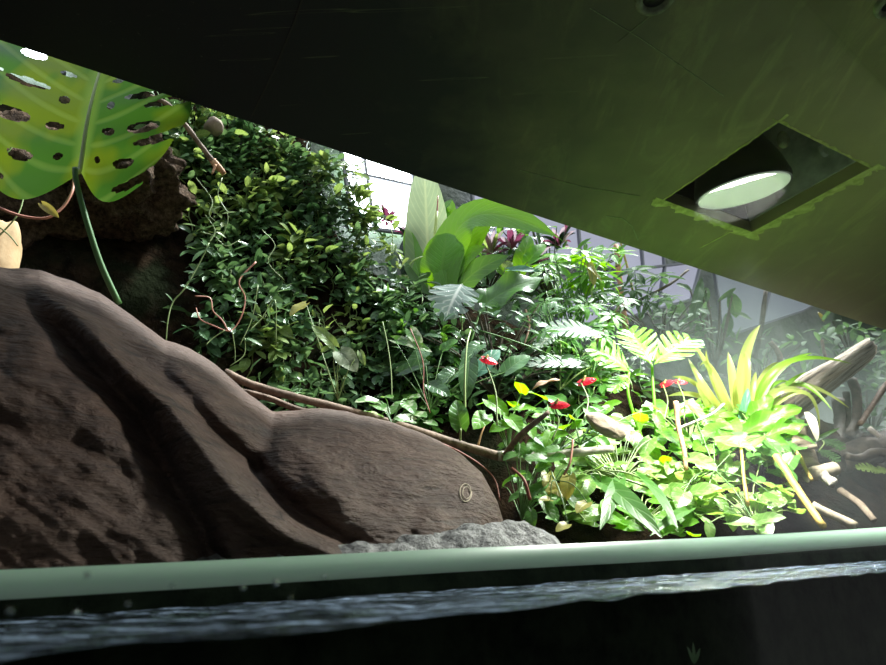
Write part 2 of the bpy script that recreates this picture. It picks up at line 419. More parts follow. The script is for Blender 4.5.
# hatch recess box
mb = MB(); hb = .26
for i, j in ((0, 1), (3, 0)):
    a, b = H4[i]+T, H4[j]+T
    mb.add([a, b, b+UP*hb, a+UP*hb], [(0, 1, 2, 3)])
mb.add([p+T+UP*hb for p in H4], [(0, 1, 2, 3)])
struct(mb, 'trim_1', 'black', smooth=False, solid=.004)
mb = MB()
for i, j in ((1, 2), (2, 3)):
    a, b = H4[i]+T, H4[j]+T
    mb.add([a, b, b+UP*hb, a+UP*hb], [(0, 1, 2, 3)])
struct(mb, 'trim_2', 'lampgrey', smooth=False, solid=.004)
# scraped algae ridge along two hatch edges (raised crust on the board)
mb = MB()
for a, b, w_ in ((H4[2], H4[3], .034), (H4[3], H4[0], .026), (H4[0], H4[1], .004), (H4[1], H4[2], .006)):
    d = (b-a).normalized(); o_ = d.cross(UP); 
    if o_.dot(a-(H4[0]+H4[2])*.5) < 0: o_ = -o_
    n_ = 60; vs = []
    for i in range(n_+1):
        t = i/n_; p = a.lerp(b, -.06+1.14*t)
        k = .4+.8*abs(fbm(p*22, 4))+.3*noise.noise(p*60)
        vs += [p-UP*.0005, p+o_*(w_*.5*k)-UP*(.002+.004*abs(noise.noise(p*50))), p+o_*(w_*1.3*k)-UP*.0005]
    mb.add(vs, [(i*3+j, i*3+j+1, i*3+j+4, i*3+j+3) for i in range(n_) for j in (0, 1)])
mb.build('algae_crust', 'scrape', ceil)
def strip(name, pts, w_, mat, dz):
    mb = MB(); q = [PZ(u, v, ZC)-UP*dz for u, v in pts]
    for a, b in zip(q, q[1:]):
        d = (b-a).normalized(); n = d.cross(UP)*w_; box(mb, a-n*.5, b-a, n, -UP*.0008)
    mb.build(name, mat, ceil, smooth=False)
strip('board_joint', [(312, -30), (296, 18), (276, 66), (252, 116)], .0022, 'black', .0002)
strip('scratch', [(590, 8), (640, 38), (690, 72), (724, 96)], .0012, 'collar', .0002)
strip('scratch', [(618, 42), (650, 16)], .0010, 'collar', .0002)
strip('scratch', [(606, 216), (622, 218), (632, 226), (638, 240)], .0025, 'collar', .0002)
strip('scratch', [(520, 170), (580, 186), (640, 196)], .0010, 'collar', .0002)
strip('scratch', [(700, 248), (730, 232), (752, 236)], .0030, 'scrape', .0002)

# back and side walls of the enclosure
mb = MB(); box(mb, W(-2.6, 2.0, -.5), E1*7.6, E2*.08, UP*2.4); struct(mb, 'wall_back', 'wallrock', smooth=False)
mb = MB(); box(mb, W(4.9, -.2, -.5), E1*.08, E2*2.2, UP*2.4); struct(mb, 'wall_right', 'wallrock', smooth=False)
mb = MB(); box(mb, W(-2.68, -.2, -.5), E1*.08, E2*2.2, UP*2.4); struct(mb, 'wall_left', 'wallrock', smooth=False)
# windows in the back wall (real frames with daylit panes)
def window(name, corners, e, mat, bars=((.33,), (.5,))):
    c = [PE(u, v, e) for u, v in corners]         # tl tr br bl
    mb = MB(); mb.add(c, [(0, 1, 2, 3)]); w = mb.build(name, mat, None, smooth=False, solid=.004, kind='structure')
    fb = MB(); th = .012
    def bar(a, b):
        d = (b-a); s = d.normalized().cross(E2)*th
        box(fb, a-s*.5-E2*.02, d, s, E2*.018)
    for i in range(4): bar(c[i], c[(i+1) % 4])
    for t in bars[0]: bar(c[0].lerp(c[1], t), c[3].lerp(c[2], t))
    for t in bars[1]: bar(c[0].lerp(c[3], t), c[1].lerp(c[2], t))
    fb.build('window_frame', 'frame', w, smooth=False)
window('window_2', [(340, 150), (410, 168), (418, 236), (352, 228)], 1.95, 'sky1', ((.3,), (.3,)))
window('window_3', [(470, 180), (660, 236), (664, 280), (474, 244)], 1.95, 'sky2', ((.2, .5, .86), ()))
window('window_4', [(556, 280), (700, 262), (690, 300), (556, 338)], 1.93, 'sky2', ((.35, .7), ()))
window('window_5', [(712, 268), (830, 296), (800, 312), (722, 338)], 1.95, 'sky3', ((.45,), ()))
window('window_6', [(-30, 20), (60, 48), (64, 76), (-26, 60)], 1.95, 'sky1', ((.5,), ()))

# planted bank (ground)
mb = MB(); ne, nz = 230, 70; vs = []; fs = []
for i in range(ne+1):
    e = lerp(-2.5, 4.85, i/ne); zt = interp(ZT, e)
    for j in range(nz+1):
        if j <= 54:
            z = lerp(-.35, zt, j/54); p = W(e, bankF(e, z), z)
            p += (-E2)*.02*abs(fbm(p*9, 4))
        else:
            t = (j-54)/(nz-54); s = bankF(e, zt); x = lerp(s, 1.99, t)
            p = W(e, x, zt+.03*fbm(V((e*4, x*4, 1)), 4)*min(1, t*6)+.05*t)
        vs.append(p)
fs = [(i*(nz+1)+j, (i+1)*(nz+1)+j, (i+1)*(nz+1)+j+1, i*(nz+1)+j+1) for i in range(ne) for j in range(nz)]
mb.add(vs, fs); fl = struct(mb, 'floor', 'soil')
# tank basin under the water
mb = MB(); box(mb, W(-2.5, -.3, -.42), E1*7.3, E2*1.4, UP*.04)
struct(mb, 'floor_basin', 'basin', smooth=False)

# dam of thick glass with a pale green polished edge; water in front of it; front pane
def line3(pts):
    return [PE(u, v, e) for u, v, e in pts]
top = line3([(-160, 578, .50), (0, 570, .50), (200, 561, .50), (440, 549, .50), (700, 538, .50), (886, 527, .50), (1100, 516, .50)])
bot = line3([(-160, 612, .50), (0, 600, .50), (200, 588, .50), (440, 573, .50), (700, 559, .50), (886, 545, .50), (1100, 532, .50)])
mb = MB(); k = len(top); bk = [p+E2*.025 for p in top]; bb = [p+E2*.025 for p in bot]
vs = bot+top+bk+bb
for r in range(3):
    mb.f += [(r*k+i, r*k+i+1, (r+1)*k+i+1, (r+1)*k+i) for i in range(k-1)]
mb.v = vs; mb.uv = [(0, 0)]*len(vs)
dam = struct(mb, 'trim_4', 'glassedge'); dam['label'] = 'pale green edge of the low glass dam'
mb = MB(); dn = [V((p.x, p.y, -.4)) for p in bot]
mb.add(bot+dn, [(i, i+1, k+i+1, k+i) for i in range(k-1)]); struct(mb, 'trim_5', 'damface', smooth=False, solid=.02)
fa, fb_ = PZ(200, 640, 0), PZ(860, 574, 0)       # where the water meets the front pane
fd = (fb_-fa).normalized(); q0 = fa-fd*1.2; q1 = fb_+fd*1.8
mb = MB(); n_ = 160; vs = []
for i in range(n_+1):
    a = q0.lerp(q1, i/n_)
    da = PE(443, 560, .497); a2 = W(a.dot(E1), .497, 0)
    for j in range(13):
        p = a.lerp(a2, j/12); p.z = .0022*noise.noise(p*38)+.001*noise.noise(p*110)
        vs.append(p)
mb.add(vs, [(i*13+j, (i+1)*13+j, (i+1)*13+j+1, i*13+j+1) for i in range(n_) for j in range(12)])
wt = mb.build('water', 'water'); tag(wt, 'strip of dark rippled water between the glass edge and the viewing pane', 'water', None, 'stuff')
mb = MB()
box(mb, q0-UP*.42-E2*.012, q1-q0, E2*.006, UP*(ZC+.42-.002)); struct(mb, 'window_1', 'pane', smooth=False)

# ================================================================== ROCKS
def polyd(u, v, pl):
    best = 1e9
    for (a, b), (c, d) in zip(pl, pl[1:]):
        dx, dy = c-a, d-b; t = max(0, min(1, ((u-a)*dx+(v-b)*dy)/(dx*dx+dy*dy)))
        best = min(best, (u-a-t*dx)**2+(v-b-t*dy)**2)
    return math.sqrt(best)
CREST = [(-220, 250), (-60, 262), (0, 267), (40, 270), (70, 280), (100, 293), (130, 314), (165, 340), (190, 348), (215, 364), (250, 395), (272, 411),
         (290, 411), (320, 408), (345, 411), (380, 419), (412, 429), (440, 441), (462, 455), (482, 473), (497, 500), (506, 530)]
G1 = [(20, 285), (51, 318), (102, 372), (135, 412), (165, 470), (200, 530), (215, 570)]
R1 = [(-10, 272), (40, 290), (85, 314), (102, 341), (125, 372), (169, 402), (205, 450), (232, 488), (280, 530), (330, 552)]
G2 = [(66, 282), (98, 318), (135, 351), (176, 389), (210, 429), (250, 463), (271, 489), (301, 519), (350, 546)]
R2 = [(105, 305), (150, 345), (200, 385), (250, 420), (300, 450), (340, 500)]
G3 = [(284, 405), (265, 436), (258, 462)]
G4 = [(470, 470), (420, 500), (405, 548)]
G5 = [(0, 420), (60, 440), (110, 460), (150, 500)]
def g(d, w): return math.exp(-(d/w)**2)
def relief(u, v):
    r = -.065*g(polyd(u, v, G1), 15)+.062*g(polyd(u, v, R1), 17)-.050*g(polyd(u, v, G2), 11)+.022*g(polyd(u, v, R2), 22)
    r += -.030*g(polyd(u, v, G3), 12)-.012*g(polyd(u, v, G4), 10)-.014*g(polyd(u, v, G5), 12)
    q = V((u*.013+v*.006, v*.017-u*.005, 2.2)); r += .012*fbm(q, 4)
    q = V(((u*.8+v*.6)*.008, (v*.8-u*.6)*.055, 5)); r += .005*fbm(q, 4)
    q = V(((u+v*.2)*.02, (v-u*.12)*.17, 9)); r += .0018*fbm(q, 3)
    return r
mb = MB(); us = [-220+2.6*i for i in range(int(726/2.6)+1)]; nt_ = 120; nbk = 16; vs = []; cols = nt_+nbk+1
for u in us:
    vc = interp(CREST, u)+1.2*noise.noise(V((u*.06, 0, 0))); vf = 640 if u < 300 else lerp(640, 590, (u-300)/206)
    ec = interp([(-220, .98), (250, 1.0), (440, .92), (506, .80)], u); ef = interp([(-220, .56), (250, .60), (440, .66), (506, .74)], u)
    colp = []
    for i in range(nt_+1):
        t = (i/nt_)**1.15; v = lerp(vc, vf, t); x = min(1, t*1.05)
        e = ef+(ec-ef)*(1-math.sqrt(max(0, 1-(1-x)**2)))**.9
        e -= relief(u, v)*min(1, t*7)*.9
        colp.append(PE(u, v, e))
    cp = colp[0]; back = []
    for i in range(1, nbk+1):
        t = i/nbk
        back.append(cp+E2*(.30*math.sin(t*1.57))-UP*((cp.z+.2)*(1-math.cos(t*1.57))))
    vs += list(reversed(back))+colp
nu_ = len(us)
mb.add(vs, [(i*cols+j, i*cols+j+1, (i+1)*cols+j+1, (i+1)*cols+j) for i in range(nu_-1) for j in range(cols-1)] + [tuple((nu_-1)*cols+j for j in range(cols))])
bo = thing('boulder', 'huge brown folded boulder sloping down to the glass edge', 'rock', PE(200, 560, .8))
mb.build('rock_body', 'boulder', bo)
# pale spiral mark on its tip
mb = MB(); pts = []
for i in range(26):
    t = i/25; a = 4*math.pi*t; r = 9-5*t
    u, v = 465+r*.75*math.cos(a)+t*2, 492+r*1.15*math.sin(a)
    tt = (v-interp(CREST, u))/(lerp(640, 590, (u-300)/206)-interp(CREST, u)); tt = max(0, tt)
    ec = interp([(250, 1.0), (440, .92), (506, .80)], u); ef = interp([(250, .60), (440, .66), (506, .74)], u)
    e = ef+(ec-ef)*(1-math.sqrt(max(0, 1-(1-min(1, tt*1.05))**2)))**.9-relief(u, v)*min(1, tt*7)*.9
    pts.append(PE(u, v, e-.003))
tube(mb, pts, .0009, .0007, 5, 2); mb.build('spiral_mark', 'chalky', bo)['label'] = 'thin white spiral mark'

mb = MB(); mb_c = PE(120, 186, 1.36)
blob(mb, mb_c, E1*.135, E2*.14, UP*.098, .36, 2.2, 100, 60, 4, 7)
o = mb.build('earth_mound', 'earth'); tag(o, 'rough brown earth mound behind the monstera stalk', 'mound')
mb = MB(); blob(mb, PE(10, 180, 1.42), E1*.16, E2*.10, UP*.15, .28, 2.4, 60, 40, 9, 6)
o = mb.build('earth_mound', 'earth'); tag(o, 'dark earth lump in shade behind the monstera leaf', 'mound')
mb = MB(); blob(mb, PE(-4, 262, 1.16), E1*.035, E2*.04, UP*.085, .15, 1.5, 30, 20, 2, 4)
o = mb.build('tan_stone', 'tan'); tag(o, 'smooth tan stone standing behind the crest of the boulder', 'stone')
mb = MB(); blob(mb, PE(214, 127, 1.47), E1*.026, E2*.03, UP*.024, .15, 1.5, 24, 16, 6, 4)
o = mb.build('round_stone', 'stone'); tag(o, 'round brown stone above the vines beside the woody branch', 'stone')
# crusty grey shore ledge
mb = MB(); n_ = 150; m_ = 18; vs = []
for i in range(n_+1):
    u = lerp(-60, 560, i/n_)
    vt = interp([(-60, 590), (200, 563), (330, 553), (400, 546), (440, 540), (480, 530), (520, 527), (545, 531), (560, 550)], u)
    base = PE(u, vt, .64)
    for j in range(m_+1):
        t = j/m_; p = base+E2*(.05-.13*t)*1.0-UP*(.10*max(0, t-.35)**1.2*1.8)
        p += (UP*.010-E2*.004)*fbm(p*28, 5)*1.0+UP*.004*noise.noise(p*140)
        vs.append(p)
mb.add(vs, [(i*(m_+1)+j, (i+1)*(m_+1)+j, (i+1)*(m_+1)+j+1, i*(m_+1)+j+1) for i in range(n_) for j in range(m_)])
o = mb.build('shore_ledge', 'crust', solid=.01); tag(o, 'crusty grey wet ledge at the foot of the boulder', 'ledge')

# ================================================================== LAMP IN THE HATCH, COLLARS
lc = PZ(743, 191, ZC+.014); ax = (UP-V((0, 1, 0))*.20-V((1, 0, 0))*.10).normalized()
rad = 43*pxs(lc)
lamp = thing('hatch_lamp', 'round lamp with a pale glowing lens inside the ceiling hatch', 'lamp', lc+UP*.2)
mb = MB(); lathe(mb, lc, ax, [(rad*1.03, .0), (rad*1.05, .012), (rad*.95, .05), (rad*.6, .13), (rad*.35, .2)]); mb.build('housing', 'lampblack', lamp)
mb = MB(); lathe(mb, lc, ax, [(rad*.98, -.0035), (rad*.99, .004)], 48); mb.build('lens', 'lens', lamp, smooth=False)
mb = MB(); tube(mb, [lc+ax*.18, lc+ax*.25+E1*.02], .012, .012, 8); mb.build('mount', 'lampblack', lamp)
mb = MB(); c_ = PZ(822, 152, ZC+.06); lathe(mb, c_, -E2, [(.013, 0), (.013, .006), (.007, .007), (.006, .002)], 18)
o = mb.build('bolt', 'lampgrey'); tag(o, 'round grey bolt on the metal side of the ceiling hatch', 'bolt')
mb = MB(); c_ = PZ(783, 140, ZC+.05); blob(mb, c_, E1*.012, E2*.012, UP*.02, .1, 1, 16, 10)
o = mb.build('cable_gland', 'collar'); tag(o, 'small pale green cable gland in the far corner of the ceiling hatch', 'fitting')
for (u, v, r, lab) in ((655, -4, .028, 'crusted round pipe collar in the ceiling board near its middle'), (892, 2, .024, 'crusted pipe collar at the far corner of the ceiling board')):
    mb = MB(); c_ = PZ(u, v, ZC)
    lathe(mb, c_, -UP, [(r, -.002), (r*1.02, .006), (r*.86, .010), (r*.66, .008), (r*.60, -.001)], 28)
    t_ = thing('pipe_collar', lab, 'pipe collar', c_); mb.build('ring', 'collar', t_)
    mb = MB(); lathe(mb, c_, -UP, [(r*.61, 0), (r*.61, .002)], 24); mb.build('bore', 'black', t_)

# ================================================================== MONSTERA (large, left)
YM = .98
mo = thing('monstera', 'large holed monstera leaf on a long stalk above the boulder', 'plant', PE(118, 302, YM))
base, tip = PE(75, 168, YM), PE(118, 12, YM-.05)
a = tip-base; L_ = a.length; a.normalize(); n = (TOC*.9+UP*.45-a*(TOC*.9+UP*.45).dot(a)).normalized(); s = a.cross(n)
if s.dot(E1) < 0: s = -s
holes = []   # (side, t, q, half t, half q)
for sd in (-1, 1):
    for i, tt in enumerate((.12, .25, .38, .52, .66)):
        holes.append((sd, tt, .20+.03*(i % 2), .012+.004*(i % 3), .045+.025*(i % 2)))
    for i, tt in enumerate((.10, .24, .39, .54, .68)):
        holes.append((sd, tt+.03, .52+.05*(i % 2), .017+.006*(i % 2), .12+.04*(i % 3)))
NT, NQ = 150, 110
grid = {}; vs = []; uv = []
WL, WR = 195*pxs(base), 114*pxs(base)
def mprof(t): return max(.02, min(1, (1-t)**.62*(.80+1.0*t)*min(1, .70+1.2*t)))
keep = lambda t, q: True
fs = []
for i in range(NT+1):
    t = i/NT
    for j in range(NQ+1):
        q = -1+2*j/NQ; aq = abs(q); w = (WL if q < 0 else WR)*mprof(t)
        p = base+a*(L_*(t+(.62 if q < 0 else .26)*aq*2*t*(1-t)+.06*aq*(1-t)-.10*aq**1.2*(1-t)**2.5-.15*math.sin(math.pi*aq)*(1-t)**3))+s*(q*w)
        p += n*(-.10*w*q*q+.0025*math.sin(38*t+(0 if q > 0 else 1.6))*aq-.05*L_*(2*t-1)**2)
        vs.append(p); uv.append((.5+.5*q, t))
def inhole(t, q):
    for sd, ht, hq, a_, b_ in holes:
        if q*sd > 0 and ((t-ht)/a_)**2+((abs(q)-hq)/b_)**2 < 1: return True
    aq = abs(q); nf = 6.2 if q > 0 else 5.2
    x = (t*nf+.25) % 1.0
    deep = .54 if q > 0 else .74
    if aq > deep and abs(x-.5) < (.16 if q > 0 else .09)*((aq-deep)/(1-deep))**.5 and t < .93: return True
    return False
for i in range(NT):
    for j in range(NQ):
        t = (i+.5)/NT; q = -1+2*(j+.5)/NQ
        if not inhole(t, q):
            k = i*(NQ+1)+j; fs.append((k, k+1, k+NQ+2, k+NQ+1))
mb = MB(); mb.add(vs, fs, uv)
bl = mb.build('leaf_blade', 'monstera', mo); 
md = bl.modifiers.new('sm', 'SMOOTH'); md.iterations = 3; md.factor = .5
mb = MB(); tube(mb, [base-n*.004]+[base+a*(L_*t)+n*(.004-.05*L_*(2*t-1)**2) for t in (.02, .3, .6, .97)], .0045, .0012, 8, 6); mb.build('midrib', 'midrib', mo)
mb = MB(); tube(mb, [PE(119, 304, YM+.02), PE(100, 262, YM+.01), PE(84, 212, YM), PE(76, 180, YM), base], .0052, .0042, 8, 6); mb.build('petiole', 'petiole', mo)

# ================================================================== reddish trailing stem with yellow leaf, far left
t_ = thing('trailing_stem', 'reddish trailing stem with one yellow leaf beneath the monstera leaf', 'vine', PE(0, 205, 1.05))
mb = MB(); tube(mb, [PE(-20, 196, 1.08), PE(0, 208, 1.07), PE(22, 216, 1.06), PE(46, 218, 1.05), PE(62, 208, 1.05), PE(72, 192, 1.05), PE(74, 178, 1.06)], .0022, .0022, 6); mb.build('stem', 'stempink', t_)
mb = MB(); b_ = PE(42, 204, 1.04); leaf(mb, b_, PE(59, 218, 1.03), .018, TOC+UP*.3, 'heart', 8, 2, lobe=.15); mb.build('leaf', 'yellowleaf', t_)
t_ = thing('trailing_stem', 'thin pale stems at the margin beside the tan stone', 'vine', PE(5, 235, 1.07))
mb = MB(); tube(mb, [PE(-5, 240, 1.1), PE(12, 222, 1.08), PE(20, 210, 1.08), PE(26, 188, 1.09)], .0014, .0010, 5); tube(mb, [PE(-2, 226, 1.08), PE(10, 236, 1.07), PE(18, 246, 1.07)], .0012, .001, 5)
tube(mb, [PE(-4, 160, 1.1), PE(10, 150, 1.1), PE(14, 140, 1.1)], .0014, .001, 5); mb.build('stem', 'stempale', t_)

# ================================================================== woody branches
t_ = thing('woody_branch', 'woody branch with an orange peeled end above the earth mound', 'branch', PE(228, 178, 1.27))
mb = MB(); tube(mb, [PE(150, 96, 1.22), PE(170, 106, 1.22), PE(186, 126, 1.24), PE(204, 150, 1.25), PE(214, 163, 1.26)], .0050, .0062, 9, 6, .3); mb.build('branch_wood', 'bark', t_)
mb = MB(); tube(mb, [PE(213, 161, 1.26), PE(218, 167, 1.255), PE(224, 174, 1.255)], .0085, .0060, 9, 5, .5); tube(mb, [PE(216, 165, 1.25), PE(212, 174, 1.25)], .004, .002, 7)
mb.build('peeled_end', 'peeled', t_)
# long driftwood branch behind the boulder, with its fork
t_ = thing('driftwood_branch', 'long pale driftwood branch lying behind the boulder with a forked end', 'branch', PE(430, 440, 1.02))
mb = MB(); tube(mb, [PE(225, 372, 1.17), PE(250, 384, 1.15), PE(290, 396, 1.12), PE(330, 406, 1.10), PE(380, 420, 1.07), PE(420, 432, 1.04), PE(460, 445, 1.02), PE(505, 458, .99)], .0075, .0095, 10, 6, .18); mb.build('main_stem', 'bark', t_)
mb = MB(); tube(mb, [PE(498, 456, .99), PE(540, 456, .96), PE(580, 452, .93), PE(612, 449, .91)], .0105, .0080, 10, 5, .15); mb.build('fork', 'barkpale', t_)
mb = MB(); tube(mb, [PE(504, 457, .98), PE(516, 440, .88), PE(532, 425, .83), PE(549, 412, .81)], .0072, .0040, 8, 5, .3); mb.build('fork', 'bark', t_)
t_ = thing('driftwood_branch', 'thinner driftwood stick beneath the long pale branch behind the boulder', 'branch', PE(270, 402, 1.16))
mb = MB(); tube(mb, [PE(236, 390, 1.17), PE(268, 398, 1.15), PE(300, 410, 1.13), PE(330, 414, 1.13)], .0065, .0055, 8, 5, .2); mb.build('branch_wood', 'bark', t_)
t_ = thing('twig', 'thin twig leaning on the tip of the boulder', 'twig', PE(485, 475, .93))
mb = MB(); tube(mb, [PE(436, 441, .95), PE(460, 452, .93), PE(482, 466, .92), PE(495, 480, .90), PE(500, 500, .88)], .0018, .0012, 6); mb.build('twig_wood', 'twigred', t_)
t_ = thing('twig', 'orange brown twig rising among the anthurium leaves', 'twig', PE(480, 445, 1.03))
mb = MB(); tube(mb, [PE(478, 446, 1.02), PE(482, 432, 1.02), PE(488, 420, 1.02)], .0026, .0010, 6); mb.build('twig_wood', 'peeled', t_)

# ================================================================== VINE CURTAIN
def vine(label, starts, mat, nleaf, size, group=None, drop=(60, 130), stemmat='stemgreen', off=.035, spread=1.0, vmax=430, shape='ovate', wr=.55):
    u0, v0 = starts[0]; t_ = thing('creeping_vine', label, 'vine', bank(u0, v0, off), group)
    sm = MB(); lm = MB(); per = max(1, nleaf//len(starts))
    for (u, v) in starts:
        L_ = R.uniform(*drop); n_ = 7; pts = []; uu = u; vv = v; dr = R.uniform(-.5, .6)
        for i in range(n_):
            pts.append(bank(uu, min(vv, vmax), off*(.6+.9*R.random())))
            uu += (dr+R.uniform(-.6, .6))*L_/n_*.8; vv += L_/n_*R.uniform(.5, 1.2)
        tube(sm, pts, .0018, .0012, 4, 3, cap=False)
        cps = catmull(pts, 10)
        for _ in range(per):
            p = R.choice(cps)+rv(.012); sz = size*R.uniform(.6, 1.25)
            d = V((R.uniform(-1, 1), R.uniform(-.9, -.1), R.uniform(-1.0, .25)))*spread; d.normalize()
            nh = (UP*R.uniform(.3, 1.1)+TOC*R.uniform(.2, .9)+rv(.55))
            b = p+d*sz*.35
            if R.random() < .35: tube(sm, [p, b], .0007, .0006, 3, 2, cap=False)
            leaf(lm, b, b+d*sz, sz*wr*R.uniform(.8, 1.2), nh, shape, 5, 1, R.uniform(0, .12), R.uniform(.1, .5), lobe=R.choice((0, 0, .12)))
    sm.build('stem', stemmat, t_); lm.build('foliage', mat, t_)
    return t_
GV = 'creeping vines covering the back bank'
labs = 'green creeping vine in the leafy curtain on the back bank'
k = 0
for (u, v) in [(172, 104), (215, 118), (252, 130), (290, 146), (320, 160), (190, 145), (185, 118), (200, 112), (240, 128), (275, 140), (308, 152), (335, 168), (215, 150), (230, 262), (232, 300), (262, 330), (290, 370), (215, 225), (240, 135), (262, 170), (285, 150), (310, 175), (330, 195), (205, 190), (228, 205), (255, 215),
               (280, 220), (305, 235), (330, 250), (352, 255), (375, 275), (400, 300), (395, 285), (422, 305), (440, 318), (365, 205), (255, 262), (280, 280), (305, 300), (335, 310), (362, 330), (392, 345), (420, 335), (450, 345), (475, 340), (505, 345),
               (350, 215), (375, 240), (285, 335), (330, 370), (380, 375), (420, 375), (455, 375), (535, 340), (570, 350), (600, 365), (620, 345)]:
    st = [(u+R.uniform(-22, 22), v+R.uniform(-18, 18)) for _ in range(6)]
    if v > 300 and u < 320: st = [(a_, b_) for a_, b_ in st]
    vine(labs, st, ['vine', 'vine', 'vinedark', 'vinepale'][k % 4] if u < 380 else ['vine', 'vinedark', 'vinedark', 'mid'][k % 4], 105 if v < 300 else 76, R.uniform(.031, .047), GV, (25, 75), 'stempale' if k % 2 else 'stemgreen')
    k += 1
def sprig(name, label, cat, stems, leaves, stemmat, leafmat_, r=.0018, shape='lance', wr=.38, Y0=1.25, part='leaf'):
    t_ = thing(name, label, cat, PE(stems[0][0][0], stems[0][0][1], Y0))
    mb = MB()
    for st in stems: tube(mb, [PE(u, v, Y0+(i % 2)*.004) for i, (u, v) in enumerate(st)], r, r*.7, 6, 5)
    mb.build('stem', stemmat, t_)
    for (u0, v0, u1, v1) in leaves:
        mb = MB(); b, t = PE(u0, v0, Y0), PE(u1, v1, Y0-.01)
        leaf(mb, b, t, (t-b).length*wr, TOC+UP*.7+rv(.3), shape, 7, 1); mb.build(part, leafmat_, t_)
    return t_
sprig('creeping_vine', 'lone vine shoot trailing down against the dark hollow', 'vine', [[(209, 243), (200, 262), (185, 288), (173, 302), (168, 320), (166, 342)], [(209, 243), (215, 230), (205, 215)]],
      [(186, 284, 196, 278), (173, 302, 165, 293), (205, 250, 192, 262), (196, 272, 188, 274), (206, 248, 214, 256), (168, 324, 160, 321)], 'stempale', 'vine', .0017)
sprig('creeping_vine', 'pink curling vine stem hanging before the dark hollow', 'vine', [[(256, 262), (243, 275), (239, 284), (245, 297), (243, 312), (236, 326), (228, 331), (212, 325), (200, 319), (196, 308)], [(228, 331), (222, 320), (213, 311), (210, 298), (195, 296)]],
      [(245, 300, 258, 304), (240, 276, 254, 272)], 'stempink', 'vine', .0019)
sprig('creeping_vine', 'green wiry vine stems dangling below the pink curling stem', 'vine', [[(232, 330), (235, 350), (235, 362)], [(245, 338), (244, 355), (230, 366)], [(250, 330), (262, 318), (275, 300), (276, 345)], [(225, 330), (213, 338), (206, 345)], [(258, 285), (252, 318), (240, 345)]],
      [(246, 338, 262, 346), (247, 312, 259, 322), (250, 370, 262, 358)], 'stempale', 'vine', .0013)
sprig('creeping_vine', 'tangled pale vine runners over the upper part of the hollow', 'vine', [[(200, 232), (214, 236), (226, 246), (240, 240)], [(196, 178), (212, 200), (209, 214), (216, 222)], [(222, 178), (218, 196), (228, 216), (222, 240)], [(262, 230), (275, 245), (268, 262), (284, 280)]],
      [(196, 232, 206, 226), (182, 224, 196, 226), (210, 212, 222, 206), (222, 214, 236, 212), (226, 238, 216, 232)], 'stempale', 'vinepale', .0014)
# larger pale leaves among the vines
def leafplant(name, label, cat, base, leaves, mat, shape='heart', stemmat='stempale', r=.0022, part='leaf', nl=10, nw=3, stems=True, facing=None, curl=.12, fold=.2, lobe=.18, wav=.12, fingers=0, cut=.7, solid=0):
    """leaves: (u0,v0,Y0,u1,v1,Y1,width px); base (u,v,Y) ; each a mesh of its own"""
    t_ = thing(name, label, cat, P(*base)); bp = P(*base)
    sm = MB()
    for lf in leaves:
        u0, v0, Y0, u1, v1, Y1, wp = lf[:7]; m_ = lf[7] if len(lf) > 7 else mat
        b, t = P(u0, v0, Y0), P(u1, v1, Y1); mb = MB()
        nh = facing if facing is not None else TOC+UP*.55+rv(.25)
        leaf(mb, b, t, wp*pxs(b), nh, shape, nl, nw, curl, fold, lobe, wav, fingers=fingers, cut=cut); mb.build(part, m_, t_, solid=solid)
        if stems and (b-bp).length > .01:
            q = bp.lerp(b, .55)+UP*.02*(b-bp).length+TOC*.02; tube(sm, [bp, q, b], r, r*.75, 5, 4, cap=False)
    if sm.v: sm.build('stem', stemmat, t_)
    return t_
leafplant('arrowhead_plant', 'pale arrowhead leaves catching light low in the vine curtain', 'plant', (338, 400, 1.22),
          [(306, 304, 1.22, 290, 316, 1.2, 17, 'yellowleaf'), (334, 346, 1.2, 312, 326, 1.2, 16, 'vinepale'), (340, 352, 1.2, 357, 372, 1.19, 26, 'netted'), (360, 352, 1.2, 365, 366, 1.19, 9, 'vinepale'), (322, 352, 1.2, 332, 345, 1.2, 8, 'vinepale')], 'netted', r=.0013)

# ================================================================== BIRD'S NEST FERNS & CENTRE GROUP
def strapleaf(t_, pts, wp, mat, nh=None, shape='strap', part='leaf', nl=16, nw=3, fold=.12, wav=.08):
    b, mdd, t = [P(*q) for q in pts]; mb = MB()
    ctrl = mdd*2-(b+t)*.5
    leaf(mb, b, t, wp*pxs(b), nh if nh is not None else TOC+UP*.3+rv(.15), shape, nl, nw, 0, fold, 0, wav, mid=ctrl); return mb.build(part, mat, t_)
t_ = thing('nest_fern', 'tall nest fern with broad bright green upright leaves', 'fern', P(438, 300, 1.72))
strapleaf(t_, [(430, 292, 1.74), (427, 230, 1.76), (424, 160, 1.80)], 48, 'nestpale')['label'] = 'pale backlit leaf'
strapleaf(t_, [(440, 290, 1.70), (443, 262, 1.68), (447, 233, 1.68)], 46, 'nest', shape='round')
strapleaf(t_, [(447, 292, 1.68), (470, 218, 1.66), (556, 236, 1.60)], 46, 'nest')
strapleaf(t_, [(446, 290, 1.72), (474, 232, 1.72), (500, 200, 1.72)], 30, 'nest', TOC+UP*.2)
strapleaf(t_, [(448, 292, 1.70), (462, 262, 1.67), (486, 246, 1.66)], 20, 'nest')
strapleaf(t_, [(456, 292, 1.68), (478, 270, 1.66), (508, 256, 1.66)], 26, 'earleaf')
strapleaf(t_, [(424, 292, 1.72), (414, 256, 1.74), (406, 228, 1.76)], 20, 'nest')
strapleaf(t_, [(424, 294, 1.72), (411, 284, 1.68), (396, 276, 1.66)], 16, 'variegated')
strapleaf(t_, [(432, 296, 1.68), (414, 278, 1.66), (402, 256, 1.66)], 9, 'stemgreen', shape='strap')
